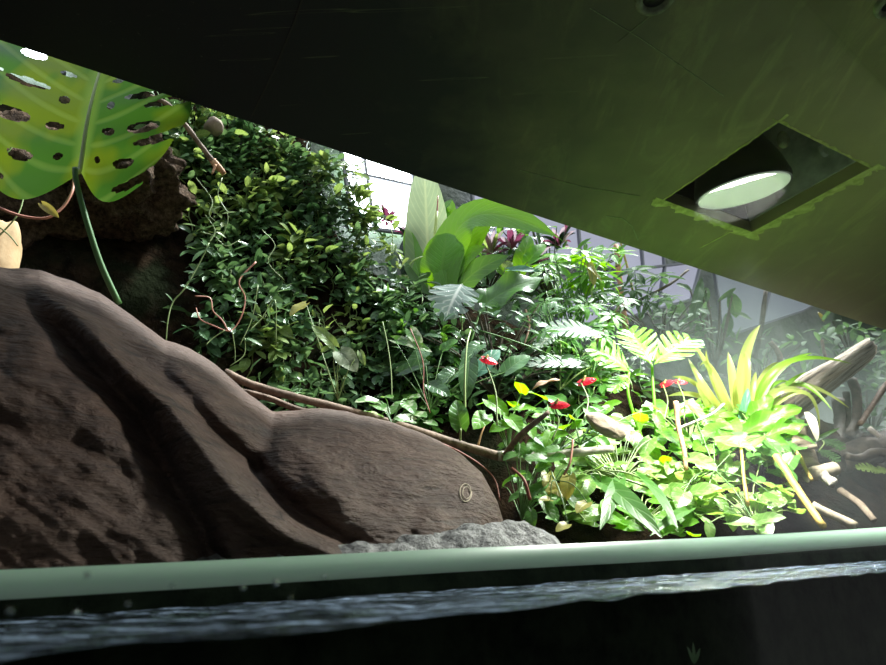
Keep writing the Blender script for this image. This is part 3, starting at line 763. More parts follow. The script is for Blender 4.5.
mb = MB(); tube(mb, [P(432, 290, 1.72), P(434, 250, 1.72), P(437, 212, 1.73)], .007, .005, 8); mb.build('shoot', 'nestpale', t_)
mb = MB(); tube(mb, [P(437, 216, 1.73), P(438, 196, 1.735)], .0035, .0018, 8); mb.build('shoot_tip', 'stempink', t_)['label'] = 'pink shoot tip'
t_ = thing('dark_leaved_plant', 'dark oval leaf with a grey rim left of the tall nest fern', 'plant', P(420, 296, 1.78))
strapleaf(t_, [(424, 292, 1.78), (412, 266, 1.78), (406, 238, 1.8)], 34, 'darkleaf', shape='ovate')
strapleaf(t_, [(398, 292, 1.82), (392, 270, 1.82), (396, 248, 1.84)], 14, 'vinedark', shape='lance')
t_ = thing('dark_leaved_plant', 'blackish pointed leaves rising right of the pink fern shoot', 'plant', P(438, 262, 1.80))
strapleaf(t_, [(436, 262, 1.8), (446, 232, 1.8), (464, 209, 1.8)], 11, 'darkleaf', shape='lance')
strapleaf(t_, [(436, 262, 1.8), (437, 238, 1.8), (441, 222, 1.8)], 12, 'darkleaf', shape='lance')
leafplant('elephant_ear', 'broad ruffled elephant ear leaf right of the nest fern', 'plant', (470, 345, 1.52),
          [(484, 304, 1.55, 542, 278, 1.58, 46)], 'earleaf', r=.004, stemmat='stemgreen', nl=18, nw=4, wav=.35)
leafplant('elephant_ear', 'upright heart shaped leaves behind the broad ruffled leaf', 'plant', (500, 300, 1.72),
          [(520, 272, 1.7, 530, 236, 1.72, 24), (504, 272, 1.7, 490, 256, 1.7, 20), (528, 262, 1.68, 545, 244, 1.7, 20, 'bright'), (505, 268, 1.66, 512, 262, 1.66, 16, 'vinepale'), (510, 270, 1.64, 542, 272, 1.64, 12, 'teal')], 'bright')
leafplant('climbing_aroid', 'young green leaves at the ceiling edge beyond the dark pointed leaves', 'plant', (455, 262, 1.86),
          [(444, 250, 1.84, 452, 200, 1.86, 24), (458, 246, 1.84, 476, 204, 1.86, 22, 'vinepale'), (450, 232, 1.84, 440, 205, 1.86, 16), (466, 240, 1.84, 470, 222, 1.84, 14)], 'bright')
t_ = leafplant('silver_monstera', 'silver veined split leaf hanging in front of the nest fern', 'plant', (462, 330, 1.5),
          [(462, 284, 1.50, 446, 318, 1.46, 62)], 'silver', 'heart', nl=10, nw=4, fingers=6, cut=.32, wav=.05, lobe=.15, facing=TOC+UP*.5)
leafplant('silver_monstera', 'pale lobed silver leaves below the palmate shrub', 'plant', (560, 390, 1.45),
          [(600, 334, 1.5, 546, 330, 1.48, 28), (560, 330, 1.5, 536, 350, 1.46, 22), (592, 366, 1.44, 530, 366, 1.42, 30)], 'silver', 'ovate', nw=3, fingers=8, cut=.7, wav=.05)
leafplant('dark_aroid', 'broad dark green leaves in shade below the silver split leaf', 'plant', (430, 410, 1.36),
          [(425, 352, 1.4, 408, 370, 1.38, 22), (455, 372, 1.4, 438, 384, 1.38, 24), (480, 345, 1.4, 462, 362, 1.38, 22), (400, 372, 1.36, 430, 362, 1.36, 16), (443, 350, 1.4, 458, 340, 1.4, 18, 'mid'), (478, 372, 1.36, 500, 350, 1.38, 22, 'teal'), (470, 360, 1.36, 466, 400, 1.34, 24),
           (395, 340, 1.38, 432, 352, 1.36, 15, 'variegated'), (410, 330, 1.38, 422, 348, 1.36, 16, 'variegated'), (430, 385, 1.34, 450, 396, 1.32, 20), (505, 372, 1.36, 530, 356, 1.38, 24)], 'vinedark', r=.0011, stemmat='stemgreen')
# trailing bare stems centre
for lab, pts, r_, mt in (('upright yellow green stem left of the red spathe on a tall stalk', [(463, 410, 1.3), (464, 380, 1.3), (465, 350, 1.32), (470, 330, 1.36)], .0045, 'stempale'),
                   ('long arching green stalk reaching right below the ruffled leaf', [(478, 330, 1.45), (510, 342, 1.42), (545, 352, 1.4), (562, 364, 1.38)], .0032, 'stemgreen'),
                   ('bare brown vine stem in the middle of the shaded leaves', [(410, 330, 1.36), (424, 360, 1.34), (422, 390, 1.32), (430, 412, 1.3)], .0024, 'twigred'),
                   ('pale green vine stem hanging left of the shaded leaves', [(385, 320, 1.34), (390, 345, 1.32), (392, 372, 1.3), (392, 398, 1.28)], .0022, 'stempale'),
                   ('dark hanging root below the palmate shrub', [(524, 310, 1.5), (527, 325, 1.5), (524, 345, 1.48)], .006, 'bark')):
    t_ = thing('creeper', lab, 'creeper', P(*pts[0])); mb = MB(); tube(mb, [P(*q)+rv(.006) for q in pts], r_*.65, r_*.45, 6, 5); mb.build('stem', mt, t_)
# bromeliads, maroon and grey
def rosette(label, c, n_, lp, wp, mat, name='bromeliad', tilt=.5, facing_cam=.5, mats=None, shape='lance'):
    t_ = thing(name, label, 'plant', P(*c)); p0 = P(*c); k_ = pxs(p0)
    for i in range(n_):
        a_ = 2*math.pi*i/n_+R.uniform(-.25, .25); el = R.uniform(.15, 1.1)
        d = V((math.cos(a_)*math.cos(el), math.sin(a_)*math.cos(el)-.2, math.sin(el)))
        L_ = lp*k_*R.uniform(.75, 1.15); mb = MB(); tp = p0+d*L_-UP*L_*.12
        leaf(mb, p0+d*L_*.05, tp, wp*k_, UP*.8-V((d.x, d.y, 0))*.6, shape, 8, 1, 0, .35, mid=p0+d*L_*.55+UP*L_*.18)
        mb.build('leaf', (mats[i % len(mats)] if mats else mat), t_)
    return t_
rosette('small maroon bromeliad before the bright window', (388, 222, 1.88), 14, 17, 6, 'maroon')
rosette('maroon bromeliad tuft left of the pale upright fern leaf', (408, 238, 1.86), 12, 17, 6, 'maroon', mats=['maroon', 'darkleaf', 'pinkgrey'])
rosette('pinkish grey bromeliad behind the arching fern leaf', (492, 254, 1.82), 18, 26, 7, 'pinkgrey', mats=['pinkgrey', 'maroon', 'pinkgrey', 'vinepale'])
rosette('maroon bromeliad right of the pinkish grey one', (512, 250, 1.84), 16, 24, 7, 'maroon', mats=['maroon', 'pinkgrey', 'maroon'])
rosette('dark maroon bromeliad behind the heart shaped leaves', (532, 268, 1.86), 16, 26, 7, 'maroon', mats=['maroon', 'bark', 'pinkgrey'])
rosette('purple brown bromeliad under the ceiling edge by the palmate shrub', (560, 246, 1.95), 18, 26, 7, 'maroon', mats=['maroon', 'darkleaf', 'pinkgrey'])
# palmate shrubs
def palmate(label, c, heads, mat, lp=20, wp=8, name='palmate_shrub', nle=7):
    t_ = thing(name, label, 'shrub', P(*c)); bp = P(*c); sm = MB(); lm = MB()
    for (u, v, Y) in heads:
        p = P(u, v, Y); k_ = pxs(p); tube(sm, [bp, bp.lerp(p, .6)+UP*.02, p], .0022, .0015, 5, 4, cap=False)
        ax_ = (UP*.7+TOC*.5+rv(.4)).normalized(); x = ax_.orthogonal().normalized(); y = ax_.cross(x); a0 = R.random()*6
        for i in range(nle):
            a_ = a0+2*math.pi*i/nle; d = (x*math.cos(a_)+y*math.sin(a_)-ax_*.25).normalized(); L_ = lp*k_*R.uniform(.75, 1.2)
            leaf(lm, p+d*L_*.15, p+d*L_*1.1, wp*k_, ax_, 'lance' if R.random() < .6 else 'ovate', 6, 1, .1, .2)
    sm.build('stem', 'stemgreen', t_); lm.build('foliage', mat, t_); return t_
def cloud(poly, n_, Y0, Y1):
    out = []
    u0 = min(p[0] for p in poly); u1 = max(p[0] for p in poly); v0 = min(p[1] for p in poly); v1 = max(p[1] for p in poly)
    while len(out) < n_:
        u, v = R.uniform(u0, u1), R.uniform(v0, v1); ins = False
        for (a_, b_), (c_, d_) in zip(poly, poly[1:]+poly[:1]):
            if (b_ > v) != (d_ > v) and u < (c_-a_)*(v-b_)/(d_-b_)+a_: ins = not ins
        if ins: out.append((u, v, R.uniform(Y0, Y1)))
    return out
palmate('tall palmate shrub with fingered leaves touching the ceiling edge', (575, 345, 1.62), cloud([(545, 250), (590, 238), (615, 250), (610, 275), (570, 300), (545, 290)], 22, 1.62, 1.85), 'bright', 22, 8)
palmate('palmate shrub in the middle with drooping fingered leaves', (560, 355, 1.55), cloud([(540, 285), (590, 280), (620, 310), (600, 335), (550, 335), (535, 310)], 20, 1.5, 1.7), 'mid', 20, 7)
palmate('palmate seedling in front of the lavender window', (600, 345, 1.66), cloud([(590, 290), (640, 285), (650, 310), (600, 330)], 9, 1.6, 1.75), 'mid', 16, 7)
palmate('low palmate sprigs behind the lit split leaves', (590, 385, 1.5), cloud([(540, 330), (610, 325), (605, 372), (560, 372)], 16, 1.42, 1.55), 'mid', 15, 6)
palmate('leafy branch against the lavender window below the ceiling edge', (640, 320, 1.95), cloud([(630, 262), (700, 280), (690, 305), (620, 318)], 9, 1.9, 2.05), 'fargreen', 20, 8)
leafplant('yellow_shrub', 'pair of yellow leaves on the palmate shrub', 'leaf', (592, 300, 1.6), [(590, 264, 1.6, 594, 286, 1.58, 11), (584, 264, 1.6, 602, 282, 1.58, 6)], 'yellowleaf', 'ovate', r=.0012)

# ================================================================== ANTHURIUMS
def heartclump(name, label, cat, base, pts, mat, size, nw=2, stemmat='stemgreen', r=.0016, part='leaf'):
    t_ = thing(name, label, cat, P(*base)); bp = P(*base); sm = MB()
    for i, (u, v, Y, *mm) in enumerate(pts):
        c = P(u, v, Y); k_ = pxs(c); L_ = (mm[0] if mm else R.uniform(*size))*k_
        d = V((R.uniform(-1, 1), R.uniform(-.8, -.1), R.uniform(-.75, .15))).normalized()
        nh = UP*R.uniform(.4, 1)+TOC*R.uniform(.4, .9)+rv(.3)
        b = c-d*L_*.5; mb = MB()
        leaf(mb, b, c+d*L_*.5, L_*R.uniform(.66, .85), nh, 'heart', 8, nw, .12, .22, .16, .1); mb.build(part, mat, t_)
        q = bp.lerp(b, .6)+UP*.015; tube(sm, [bp, q, b], r, r*.7, 4, 3, cap=False)
    sm.build('stem', stemmat, t_); return t_
heartclump('anthurium', 'bright anthurium clump between the branch fork and the red spathe', 'plant', (508, 452, 1.18),
     [(520, 388, 1.2, 26), (498, 408, 1.18, 28), (536, 396, 1.2, 24), (480, 422, 1.17, 28), (515, 425, 1.15, 28), (530, 432, 1.14, 24), (500, 428, 1.15, 24), (540, 418, 1.17, 20), (486, 404, 1.22, 22), (512, 405, 1.22, 24), (524, 410, 1.18, 26)], 'bright', (22, 28))
leafplant('anthurium', 'single dark upright heart leaf behind the driftwood branch', 'plant', (460, 440, 1.14), [(461, 428, 1.14, 456, 400, 1.16, 25)], 'mid', nl=12)
def spathe(label, c, foot, wp, ang=0, mat='redspathe'):
    u, v, Y = c; t_ = thing('anthurium_flower', label, 'flower', P(*foot)); p = P(u, v, Y); k_ = pxs(p)
    mb = MB(); d = CR*math.cos(ang)+CU*math.sin(ang)+TOC*.25
    leaf(mb, p-d*wp*k_*.5, p+d*wp*k_*.5, wp*k_*.9, UP*.62+TOC*.85, 'heart', 10, 3, .16, -.25, .15); mb.build('spathe', mat, t_)
    mb = MB(); tube(mb, [p-d*wp*k_*.3+UP*.002, p-d*wp*k_*.1+UP*wp*k_*.35], .10*wp*k_, .05*wp*k_, 7); mb.build('spadix', 'stemyellow', t_)
    mb = MB(); q = P(*foot); tube(mb, [q, q.lerp(p, .5)+CR*.004, p-d*wp*k_*.4], .0017, .0014, 6); mb.build('stalk', 'stempale', t_)
spathe('red anthurium spathe on a tall thin stalk above the bright clump', (490, 361, 1.16), (497, 425, 1.12), 17, -.45)
spathe('red anthurium spathe beside the upper end of the branch fork', (561, 405, 1.12), (552, 440, 1.1), 18, -.1)
spathe('red anthurium spathe left of the lit split leaf stalks', (588, 381, 1.28), (584, 420, 1.2), 17, .15)
spathe('red spathe half hidden at the edge of the strappy yellow plant', (668, 383, 1.5), (664, 420, 1.42), 12, .3)
spathe('small red spathe tucked among the strappy yellow leaves', (682, 382, 1.5), (684, 420, 1.44), 11, -.2)
mb = MB(); leaf(mb, P(532, 390, 1.28), P(560, 380, 1.27), 13*pxs(P(545, 385, 1.28)), UP+TOC*.6, 'ovate', 8, 2, .15, .3, 0, .3)
o = mb.build('fallen_leaf', 'deadleaf', solid=.001); tag(o, 'pinkish dead leaf lying above the bright anthurium clump', 'leaf')
heartclump('variegated_pothos', 'cream streaked pothos along the top of the driftwood branch', 'plant', (392, 424, 1.16),
     [(366, 402, 1.18, 24), (380, 408, 1.17, 22), (372, 414, 1.15, 20), (396, 410, 1.18, 24), (410, 408, 1.17, 24), (420, 416, 1.16, 22), (404, 420, 1.14, 22), (432, 424, 1.13, 16), (388, 398, 1.2, 20), (414, 398, 1.2, 18)], 'variegated', (18, 24))

# ================================================================== LIT BED (right)
t_ = thing('split_leaf_philodendron', 'brightly lit split leaf philodendron with two fingered leaves', 'plant', P(645, 445, 1.5))
for (b, t, wp, mt) in (((632, 374, 1.44), (590, 348, 1.44), 60, 'bright'), ((652, 366, 1.48), (692, 340, 1.54), 56, 'bright'), ((653, 367, 1.47), (628, 330, 1.52), 54, 'bright'), ((629, 374, 1.49), (612, 392, 1.44), 26, 'bright')):
    mb = MB(); leaf(mb, P(*b), P(*t), wp*pxs(P(*b)), UP*.65+TOC*.85, 'ovate', 10, 4, .12, .15, .1, .05, fingers=7, cut=.78, sweep=.3); mb.build('leaf', mt, t_)
mb = MB(); tube(mb, [P(644, 445, 1.5), P(634, 415, 1.49), P(628, 392, 1.49), P(629, 373, 1.5)], .0045, .0035, 8); mb.build('petiole', 'bright', t_)
mb = MB(); tube(mb, [P(657, 445, 1.5), P(655, 410, 1.5), P(653, 385, 1.51), P(652, 365, 1.52)], .0048, .0035, 8); mb.build('petiole', 'bright', t_)
# strappy bromeliad
t_ = thing('strap_leaf_bromeliad', 'large strappy yellow green bromeliad lit from the hatch', 'plant', P(742, 440, 1.62))
def st(pts, wp, mat, **k_): strapleaf(t_, [tuple(q)+(z+R.uniform(-.05, .05)*(z < 1.6),) for q, z in zip(pts, (1.62, 1.58, 1.56))], wp*.78, mat, part='leaf', nw=2, nl=14, fold=.3, wav=0, **k_)
for pts, wp, mt in [([(745, 425), (743, 365), (760, 325)], 15, 'broad'), ([(735, 425), (718, 385), (693, 343)], 11, 'broad'), ([(738, 425), (733, 385), (728, 352)], 13, 'broad'), ([(732, 425), (706, 390), (688, 358)], 10, 'broad'),
                    ([(728, 425), (702, 398), (668, 396)], 9, 'broad'), ([(724, 428), (694, 408), (660, 420)], 8, 'bromgreen'), ([(752, 425), (775, 375), (812, 353)], 8, 'bromgreen'), ([(754, 425), (780, 366), (852, 364)], 8, 'bromgreen'),
                    ([(752, 425), (790, 385), (849, 408)], 9, 'broad'), ([(755, 430), (790, 384), (832, 410)], 8, 'bromgreen'), ([(750, 428), (778, 392), (812, 398)], 9, 'broad'), ([(748, 425), (752, 392), (756, 372)], 8, 'broad'),
                    ([(756, 430), (780, 392), (806, 372)], 7, 'bromgreen'), ([(740, 428), (722, 398), (712, 372)], 12, 'broad'), ([(730, 430), (700, 412), (676, 410)], 9, 'bromgreen'), ([(745, 430), (735, 402), (736, 378)], 10, 'broad'),
                    ([(725, 425), (700, 388), (672, 377)], 8, 'broad'), ([(742, 430), (765, 410), (800, 412)], 9, 'bromgreen'), ([(720, 430), (705, 402), (696, 384)], 9, 'broad'), ([(740, 430), (714, 372), (700, 366)], 6, 'broad'), ([(748, 430), (768, 390), (790, 382)], 6, 'bromgreen'), ([(738, 430), (748, 372), (742, 350)], 7, 'broad'), ([(730, 430), (716, 412), (690, 400)], 6, 'bromgreen'), ([(735, 428), (712, 380), (706, 350)], 7, 'broad'), ([(752, 430), (800, 392), (820, 430)], 6, 'broad'), ([(745, 430), (760, 380), (780, 362)], 6, 'broad')]:
    st(pts, wp, mt)
strapleaf(t_, [(742, 432, 1.56), (745, 410, 1.55), (748, 388, 1.55)], 12, 'teal', part='leaf')
# pothos bed, several plants
BED = [(600, 424), (640, 412), (690, 408), (740, 412), (800, 420), (812, 450), (790, 470), (800, 510), (780, 530), (700, 536), (600, 530), (560, 520), (548, 490), (560, 450)]
def bedY(u, v): return interp([(400, 1.60), (440, 1.48), (480, 1.34), (530, 1.18)], v)+R.uniform(-.05, .04)
GP = None
plants = [('leafy pothos beside the pale log stub', (620, 470), 'pothos'), ('pothos with large pale hearts in the middle of the lit bed', (700, 480), 'pothos'),
          ('green pothos under the strappy yellow plant', (770, 450), 'mid'), ('yellow green pothos trailing to the glass edge below the branch fork', (565, 505), 'pothos'),
          ('pothos spilling over the glass edge below the split leaf stalks', (640, 515), 'bright'), ('pothos at the glass edge below the tall reed', (755, 515), 'pothos'),
          ('bright pothos behind the large pale hearts', (690, 435), 'bright')]
allp = [(u, v, bedY(u, v)) for u, v, _ in cloud(BED, 330, 0, 0)]
for lab, (cu, cv), mt in plants:
    mine = [p for p in allp if min(plants, key=lambda q: (q[1][0]-p[0])**2+2*(q[1][1]-p[1])**2)[0] == lab]
    heartclump('pothos', lab, 'plant', (cu, cv+12, bedY(cu, cv+12)+.06), mine, mt, (15, 31), r=.0018, stemmat='stempale')
heartclump('pothos', 'large pale heart leaves facing the viewer at the front of the lit bed', 'plant', (715, 470, 1.3),
    [(696, 413, 1.44, 30), (703, 464, 1.28, 34), (706, 492, 1.22, 36), (735, 446, 1.34, 40), (722, 494, 1.2, 36), (770, 500, 1.2, 28), (756, 444, 1.36, 40), (680, 500, 1.2, 30), (668, 520, 1.16, 26), (770, 520, 1.16, 30)], 'pothos', (26, 36), 3)
heartclump('pothos', 'yellowing pothos leaves under the branch fork by the boulder tip', 'plant', (555, 480, 1.08),
    [(568, 488, 1.08, 28), (560, 492, 1.09, 26), (548, 484, 1.1, 24), (582, 508, 1.05, 22), (562, 528, 1.02, 18), (545, 500, 1.06, 16)], 'yellowleaf', (16, 26), 2, r=.0012)
heartclump('pothos', 'shaded leaves growing between the boulder tip and the lit bed', 'plant', (522, 520, 1.12),
    [(u, v, R.uniform(1.08, 1.22)) for u, v, _ in cloud([(500, 440), (560, 452), (556, 520), (520, 528), (508, 500)], 34, 0, 0)], 'mid', (15, 24), r=.0011)
heartclump('pothos', 'shaded leaves under the red spathes behind the forked branch', 'plant', (556, 452, 1.26),
    [(u, v, R.uniform(1.24, 1.36)) for u, v, _ in cloud([(500, 405), (600, 396), (606, 446), (505, 448)], 34, 0, 0)], 'mid', (15, 26), r=.0011)
heartclump('pothos', 'small leaves between the branch fork and the pale log stub', 'plant', (580, 445, 1.2),
    [(565, 430, 1.2, 34), (556, 436, 1.18, 26), (590, 436, 1.2, 24), (575, 420, 1.24, 26), (600, 428, 1.24, 22), (605, 412, 1.3, 18), (614, 404, 1.34, 16), (548, 440, 1.15, 20), (640, 418, 1.36, 24), (650, 408, 1.38, 20)], 'bright', (18, 26))
leafplant('toothed_plant', 'toothed green leaves to the side of the strappy yellow plant', 'plant', (770, 450, 1.5),
    [(745, 432, 1.5, 802, 408, 1.46, 26), (760, 440, 1.48, 806, 424, 1.44, 24), (750, 420, 1.52, 772, 396, 1.52, 22), (748, 444, 1.46, 790, 446, 1.42, 24), (735, 430, 1.5, 716, 446, 1.44, 26)], 'bright', 'ovate', wav=.6, nl=14)
leafplant('blade_plant', 'long dark green pointed blades leaning over the glass edge', 'plant', (596, 470, 1.22),
    [(600, 482, 1.2, 662, 538, 1.02, 30), (640, 478, 1.24, 678, 530, 1.05, 16), (620, 480, 1.2, 600, 530, 1.05, 20), (690, 510, 1.2, 650, 536, 1.05, 14)], 'mid', 'lance', nl=14, wav=0)
# woody stems in the lit bed
for lab, pts, r_, mt in (('peeling tan stem with side twigs amid the bright pothos', [(676, 402, 1.42), (678, 425, 1.4), (684, 450, 1.36), (686, 470, 1.34)], .0065, 'peeled'),
                 ('pale twig crossing above the tan stem', [(674, 430, 1.4), (690, 424, 1.4), (712, 414, 1.42), (724, 404, 1.44)], .004, 'barkpale'),
                 ('orange stem rising at the front of the lit bed', [(748, 505, 1.2), (744, 480, 1.24), (742, 456, 1.3), (740, 440, 1.34)], .004, 'reed'),
                 ('reddish leaf stalk hanging below the branch fork', [(573, 440, 1.08), (570, 462, 1.06), (564, 475, 1.06)], .0022, 'stempink'),
                 ('dark curved stem at the boulder tip', [(530, 500, 1.04), (524, 480, 1.04), (512, 468, 1.06)], .003, 'twigred')):
    t_ = thing('twig', lab, 'stem', P(*pts[-1])); mb = MB(); tube(mb, [P(*q) for q in pts], r_, r_*.75, 8, 5, .2); mb.build('stem', mt, t_)
# pale log stub
def log(name, label, cat, p, q, r0, r1, mat, endmat='chalky', lump=.12, n=18):
    t_ = thing(name, label, cat, (p+q)*.5); mb = MB(); tube(mb, [p, p.lerp(q, .5), q], r0, r1, n, 8, lump); mb.build('bark', mat, t_)
    mb = MB(); d = (q-p).normalized(); lathe(mb, p-d*.001, d, [(r0*.88, 0), (r0*.9, .004)], n); mb.build('cut_end', endmat, t_); return t_
la = P(588, 418, 1.20); lb = P(624, 433, 1.24); ld = (lb-la)*.5; ls = (UP*.75+V((0, .66, 0))); ls = (ls-ld.normalized()*ls.dot(ld.normalized())).normalized()
mb = MB(); blob(mb, (la+lb)*.5, ld, ls*.033, ld.normalized().cross(ls)*.016, .10, 2.0, 40, 24, 3, 4)
o = mb.build('log_stub', 'drift'); tag(o, 'pale weathered rounded log stub beside the branch fork', 'log')
# split driftwood plank at right
t_ = thing('driftwood_plank', 'big split driftwood plank jutting up at the right', 'driftwood', P(800, 440, 1.95))
a0, a1 = P(770, 418, 1.85), P(866, 352, 2.15); d = (a1-a0); sd = (CU*.9+CR*.45).normalized(); th = (d.cross(sd)).normalized(); sd = th.cross(d).normalized()*1
if sd.z < 0: sd = -sd
if th.y > 0: th = -th
mb = MB(); n_, m_ = 46, 26; vs = []; k_ = pxs(a0)
for i in range(n_+1):
    t = i/n_; hw = lerp(26, 17, t)*k_*(1.12 if t < .1 else 1)
    for j in range(m_):
        ph = 2*math.pi*j/m_; x, y = math.cos(ph), math.sin(ph)
        gr = .16*noise.noise(V((t*2.2, ph*2.6, 4)))+.22*abs(noise.noise(V((t*1.2+3, ph*4.6, 8))))
        e = d*(t+.10*noise.noise(V((ph*2.8, 1, 2)))*(1 if i > n_*.6 else 0)*(t-.6)*2.5)
        vs.append(a0+e+(sd*x*hw+th*y*hw*.55)*(1-.8*gr)*(abs(x)**3*.1+.95))
mb.add(vs, [(i*m_+j, i*m_+(j+1) % m_, (i+1)*m_+(j+1) % m_, (i+1)*m_+j) for i in range(n_) for j in range(m_)]+[tuple(range(m_)), tuple(range(n_*m_, (n_+1)*m_))])
m, nt, nodes, L = newmat('split_wood'); M['split'] = m
uvn = nodes.new('ShaderNodeTexCoord'); 
rot = d.normalized().to_track_quat('X', 'Z').to_euler()
mp = nodes.new('ShaderNodeMapping'); mp.vector_type = 'TEXTURE'; mp.inputs['Rotation'].default_value = rot; L.new(uvn.outputs['Object'], mp.inputs[0])
n1 = ntex(nt, 36, 6, .6, vec=mp.outputs[0], stretch=(.12, 2.4, 2.4))
principled(nt, ramp(nt, n1, [(.34, (.06, .045, .03)), (.46, (.38, .30, .21)), (.62, (.64, .55, .43))]), .8, .3, bump(nt, n1, 1.0, .012))
mb.build('plank_wood', 'split', t_, smooth=True)
# the rest of the litter at right
log('tree_stump', 'pale ribbed stump below the driftwood plank', 'stump', P(782, 420, 1.72), P(800, 474, 1.66), .045, .05, 'drift', 'drift', .35, 26)
log('wood_chunk', 'short pale cut stick lying right of the tall reed', 'stick', P(806, 476, 1.5), P(836, 468, 1.5), .017, .016, 'chalky')
log('wood_chunk', 'small knobbly wood chip below the short cut stick', 'stick', P(822, 476, 1.46), P(834, 484, 1.44), .012, .011, 'barkpale', 'barkpale', .5)
log('wood_chunk', 'brown log lying far back at the right margin', 'log', P(836, 462, 2.0), P(910, 436, 2.1), .04, .05, 'darkwood', 'darkwood', .3)
for name, lab, cat, pts, r_, mt in (
    ('reed', 'tall orange reed leaning down to the glass edge', 'reed', [(776, 456, 1.36), (790, 478, 1.32), (806, 502, 1.26), (823, 526, 1.2)], .0085, 'reed'),
    ('reed', 'thin yellow leaf stalk drooping over the short cut stick', 'reed', [(772, 436, 1.5), (796, 452, 1.46), (806, 470, 1.42), (812, 480, 1.4)], .005, 'reed'),
    ('pale_stick', 'pale curved stick beneath the ribbed stump', 'stick', [(776, 456, 1.58), (794, 449, 1.58), (816, 446, 1.58)], .0085, 'chalky'),
    ('pale_stick', 'flat white stick lying at the glass edge beside the reed foot', 'stick', [(812, 506, 1.3), (832, 515, 1.28), (856, 526, 1.25)], .010, 'chalky'),
    ('pale_stick', 'short pale stick standing against the dark roots', 'stick', [(869, 428, 2.0), (880, 437, 2.0)], .009, 'barkpale'),
    ('pale_stick', 'slanting pale stick on the dim ground at the right margin', 'stick', [(840, 490, 1.6), (860, 504, 1.55), (874, 520, 1.5)], .009, 'stone'),
    ('dark_root', 'slanting dark branch at the right margin', 'root', [(900, 370, 2.1), (884, 388, 2.1), (868, 412, 2.05), (860, 424, 2.0)], .011, 'bark'),
    ('dark_root', 'thick dark root hanging below the plank tip', 'root', [(852, 380, 2.2), (857, 396, 2.18), (856, 420, 2.15), (850, 436, 2.12)], .018, 'darkwood'),
    ('dark_root', 'upright dark root under the driftwood plank', 'root', [(838, 400, 2.2), (840, 420, 2.18), (838, 446, 2.12)], .022, 'darkwood'),
    ('dark_root', 'slender dark root between the plank and the thick root', 'root', [(846, 392, 2.2), (848, 412, 2.2), (846, 438, 2.14)], .012, 'darkwood'),
    ('dark_root', 'arching root low at the right margin', 'root', [(900, 455, 1.9), (876, 452, 1.9), (860, 458, 1.88), (846, 456, 1.86)], .014, 'darkwood'),
    ('pole', 'brown wooden pole rising to the ceiling edge before the lavender window', 'pole', [(626, 330, 2.4), (622, 300, 2.4), (616, 245, 2.4)], .014, 'peeled'),
    ('pole', 'thin yellowish cane right of the brown pole', 'cane', [(634, 296, 2.5), (626, 262, 2.5), (620, 240, 2.5)], .006, 'stemyellow'),
    ('pole', 'slim far stem under the ceiling edge above the upright strap leaf', 'stem', [(752, 370, 2.9), (760, 335, 2.9), (766, 290, 2.9)], .014, 'darkwood'),
    ('pole', 'short brown post in the haze behind the strappy plant', 'post', [(784, 372, 2.6), (778, 352, 2.6), (770, 342, 2.6)], .014, 'bark'),
    ('twig', 'bare grey twig slanting up left of the lit split leaves', 'twig', [(570, 372, 1.6), (590, 350, 1.62), (606, 325, 1.65), (622, 302, 1.7)], .006, 'bark'),
    ('twig', 'bare twig beside the split top of the plank', 'twig', [(828, 362, 2.3), (824, 352, 2.3), (822, 340, 2.3)], .007, 'bark'),
    ('twig', 'long bare twig reaching up to the ceiling edge through the haze', 'twig', [(606, 318, 1.9), (640, 300, 2.0), (670, 284, 2.05), (688, 270, 2.1)], .006, 'darkwood')):
    t_ = thing(name, lab, cat, P(*pts[-1])); mb = MB(); tube(mb, [P(*q) for q in pts], r_, r_*.8, 9, 5, .2); mb.build('wood', mt, t_)
t_ = thing('dried_leaf', 'curled white dried leaf hanging from the strappy plant', 'leaf', P(806, 412, 1.5))
strapleaf(t_, [(806, 412, 1.5), (813, 424, 1.48), (817, 441, 1.48)], 9, 'paledead', part='blade')
# far silhouettes
leafplant('sapling', 'dark broad leaved sapling against the pale window at the ceiling edge', 'sapling', (714, 372, 2.5),
    [(700, 300, 2.5, 690, 316, 2.5, 12), (700, 285, 2.5, 690, 330, 2.45, 13), (706, 290, 2.5, 704, 306, 2.5, 12), (732, 296, 2.5, 736, 318, 2.5, 17), (730, 312, 2.5, 752, 320, 2.48, 10), (728, 316, 2.5, 726, 338, 2.48, 13), (720, 300, 2.5, 736, 288, 2.5, 6), (704, 322, 2.5, 696, 340, 2.48, 14), (722, 326, 2.5, 734, 338, 2.48, 12), (690, 290, 2.5, 676, 284, 2.5, 10)], 'fargreen', 'ovate', r=.006, stemmat='darkwood')
mb = MB(); leaf(mb, P(818, 312, 2.6), P(824, 322, 2.6), .022, TOC, 'ovate', 6, 2)
o = mb.build('fallen_leaf', 'yellowleaf', solid=.001); tag(o, 'small tan leaf stuck high above the driftwood plank', 'leaf')
def bush(label, poly, n_, Y0, Y1, mat, lp=14, wr=.5):
    pts = cloud(poly, n_, Y0, Y1); c = pts[0]; t_ = thing('background_shrub', label, 'shrub', P(*c)); lm = MB(); sm = MB()
    cu = sum(p[0] for p in poly)/len(poly); vb = max(p[1] for p in poly); root = P(cu, vb, (Y0+Y1)/2)
    for i, (u, v, Y) in enumerate(pts):
        p = P(u, v, Y); L_ = lp*pxs(p)*R.uniform(.6, 1.3); dd = V((R.uniform(-1, 1), R.uniform(-.8, .2), R.uniform(-.8, .5))).normalized()
        leaf(lm, p, p+dd*L_, L_*wr, UP+TOC*.6+rv(.5), 'ovate', 4, 1, .1, .2)
        if i % 5 == 0: tube(sm, [root, root.lerp(p, .5)+UP*.03, p], .004, .002, 4, 3, cap=False)
    sm.build('stem', 'darkwood', t_); lm.build('foliage', mat, t_); return t_
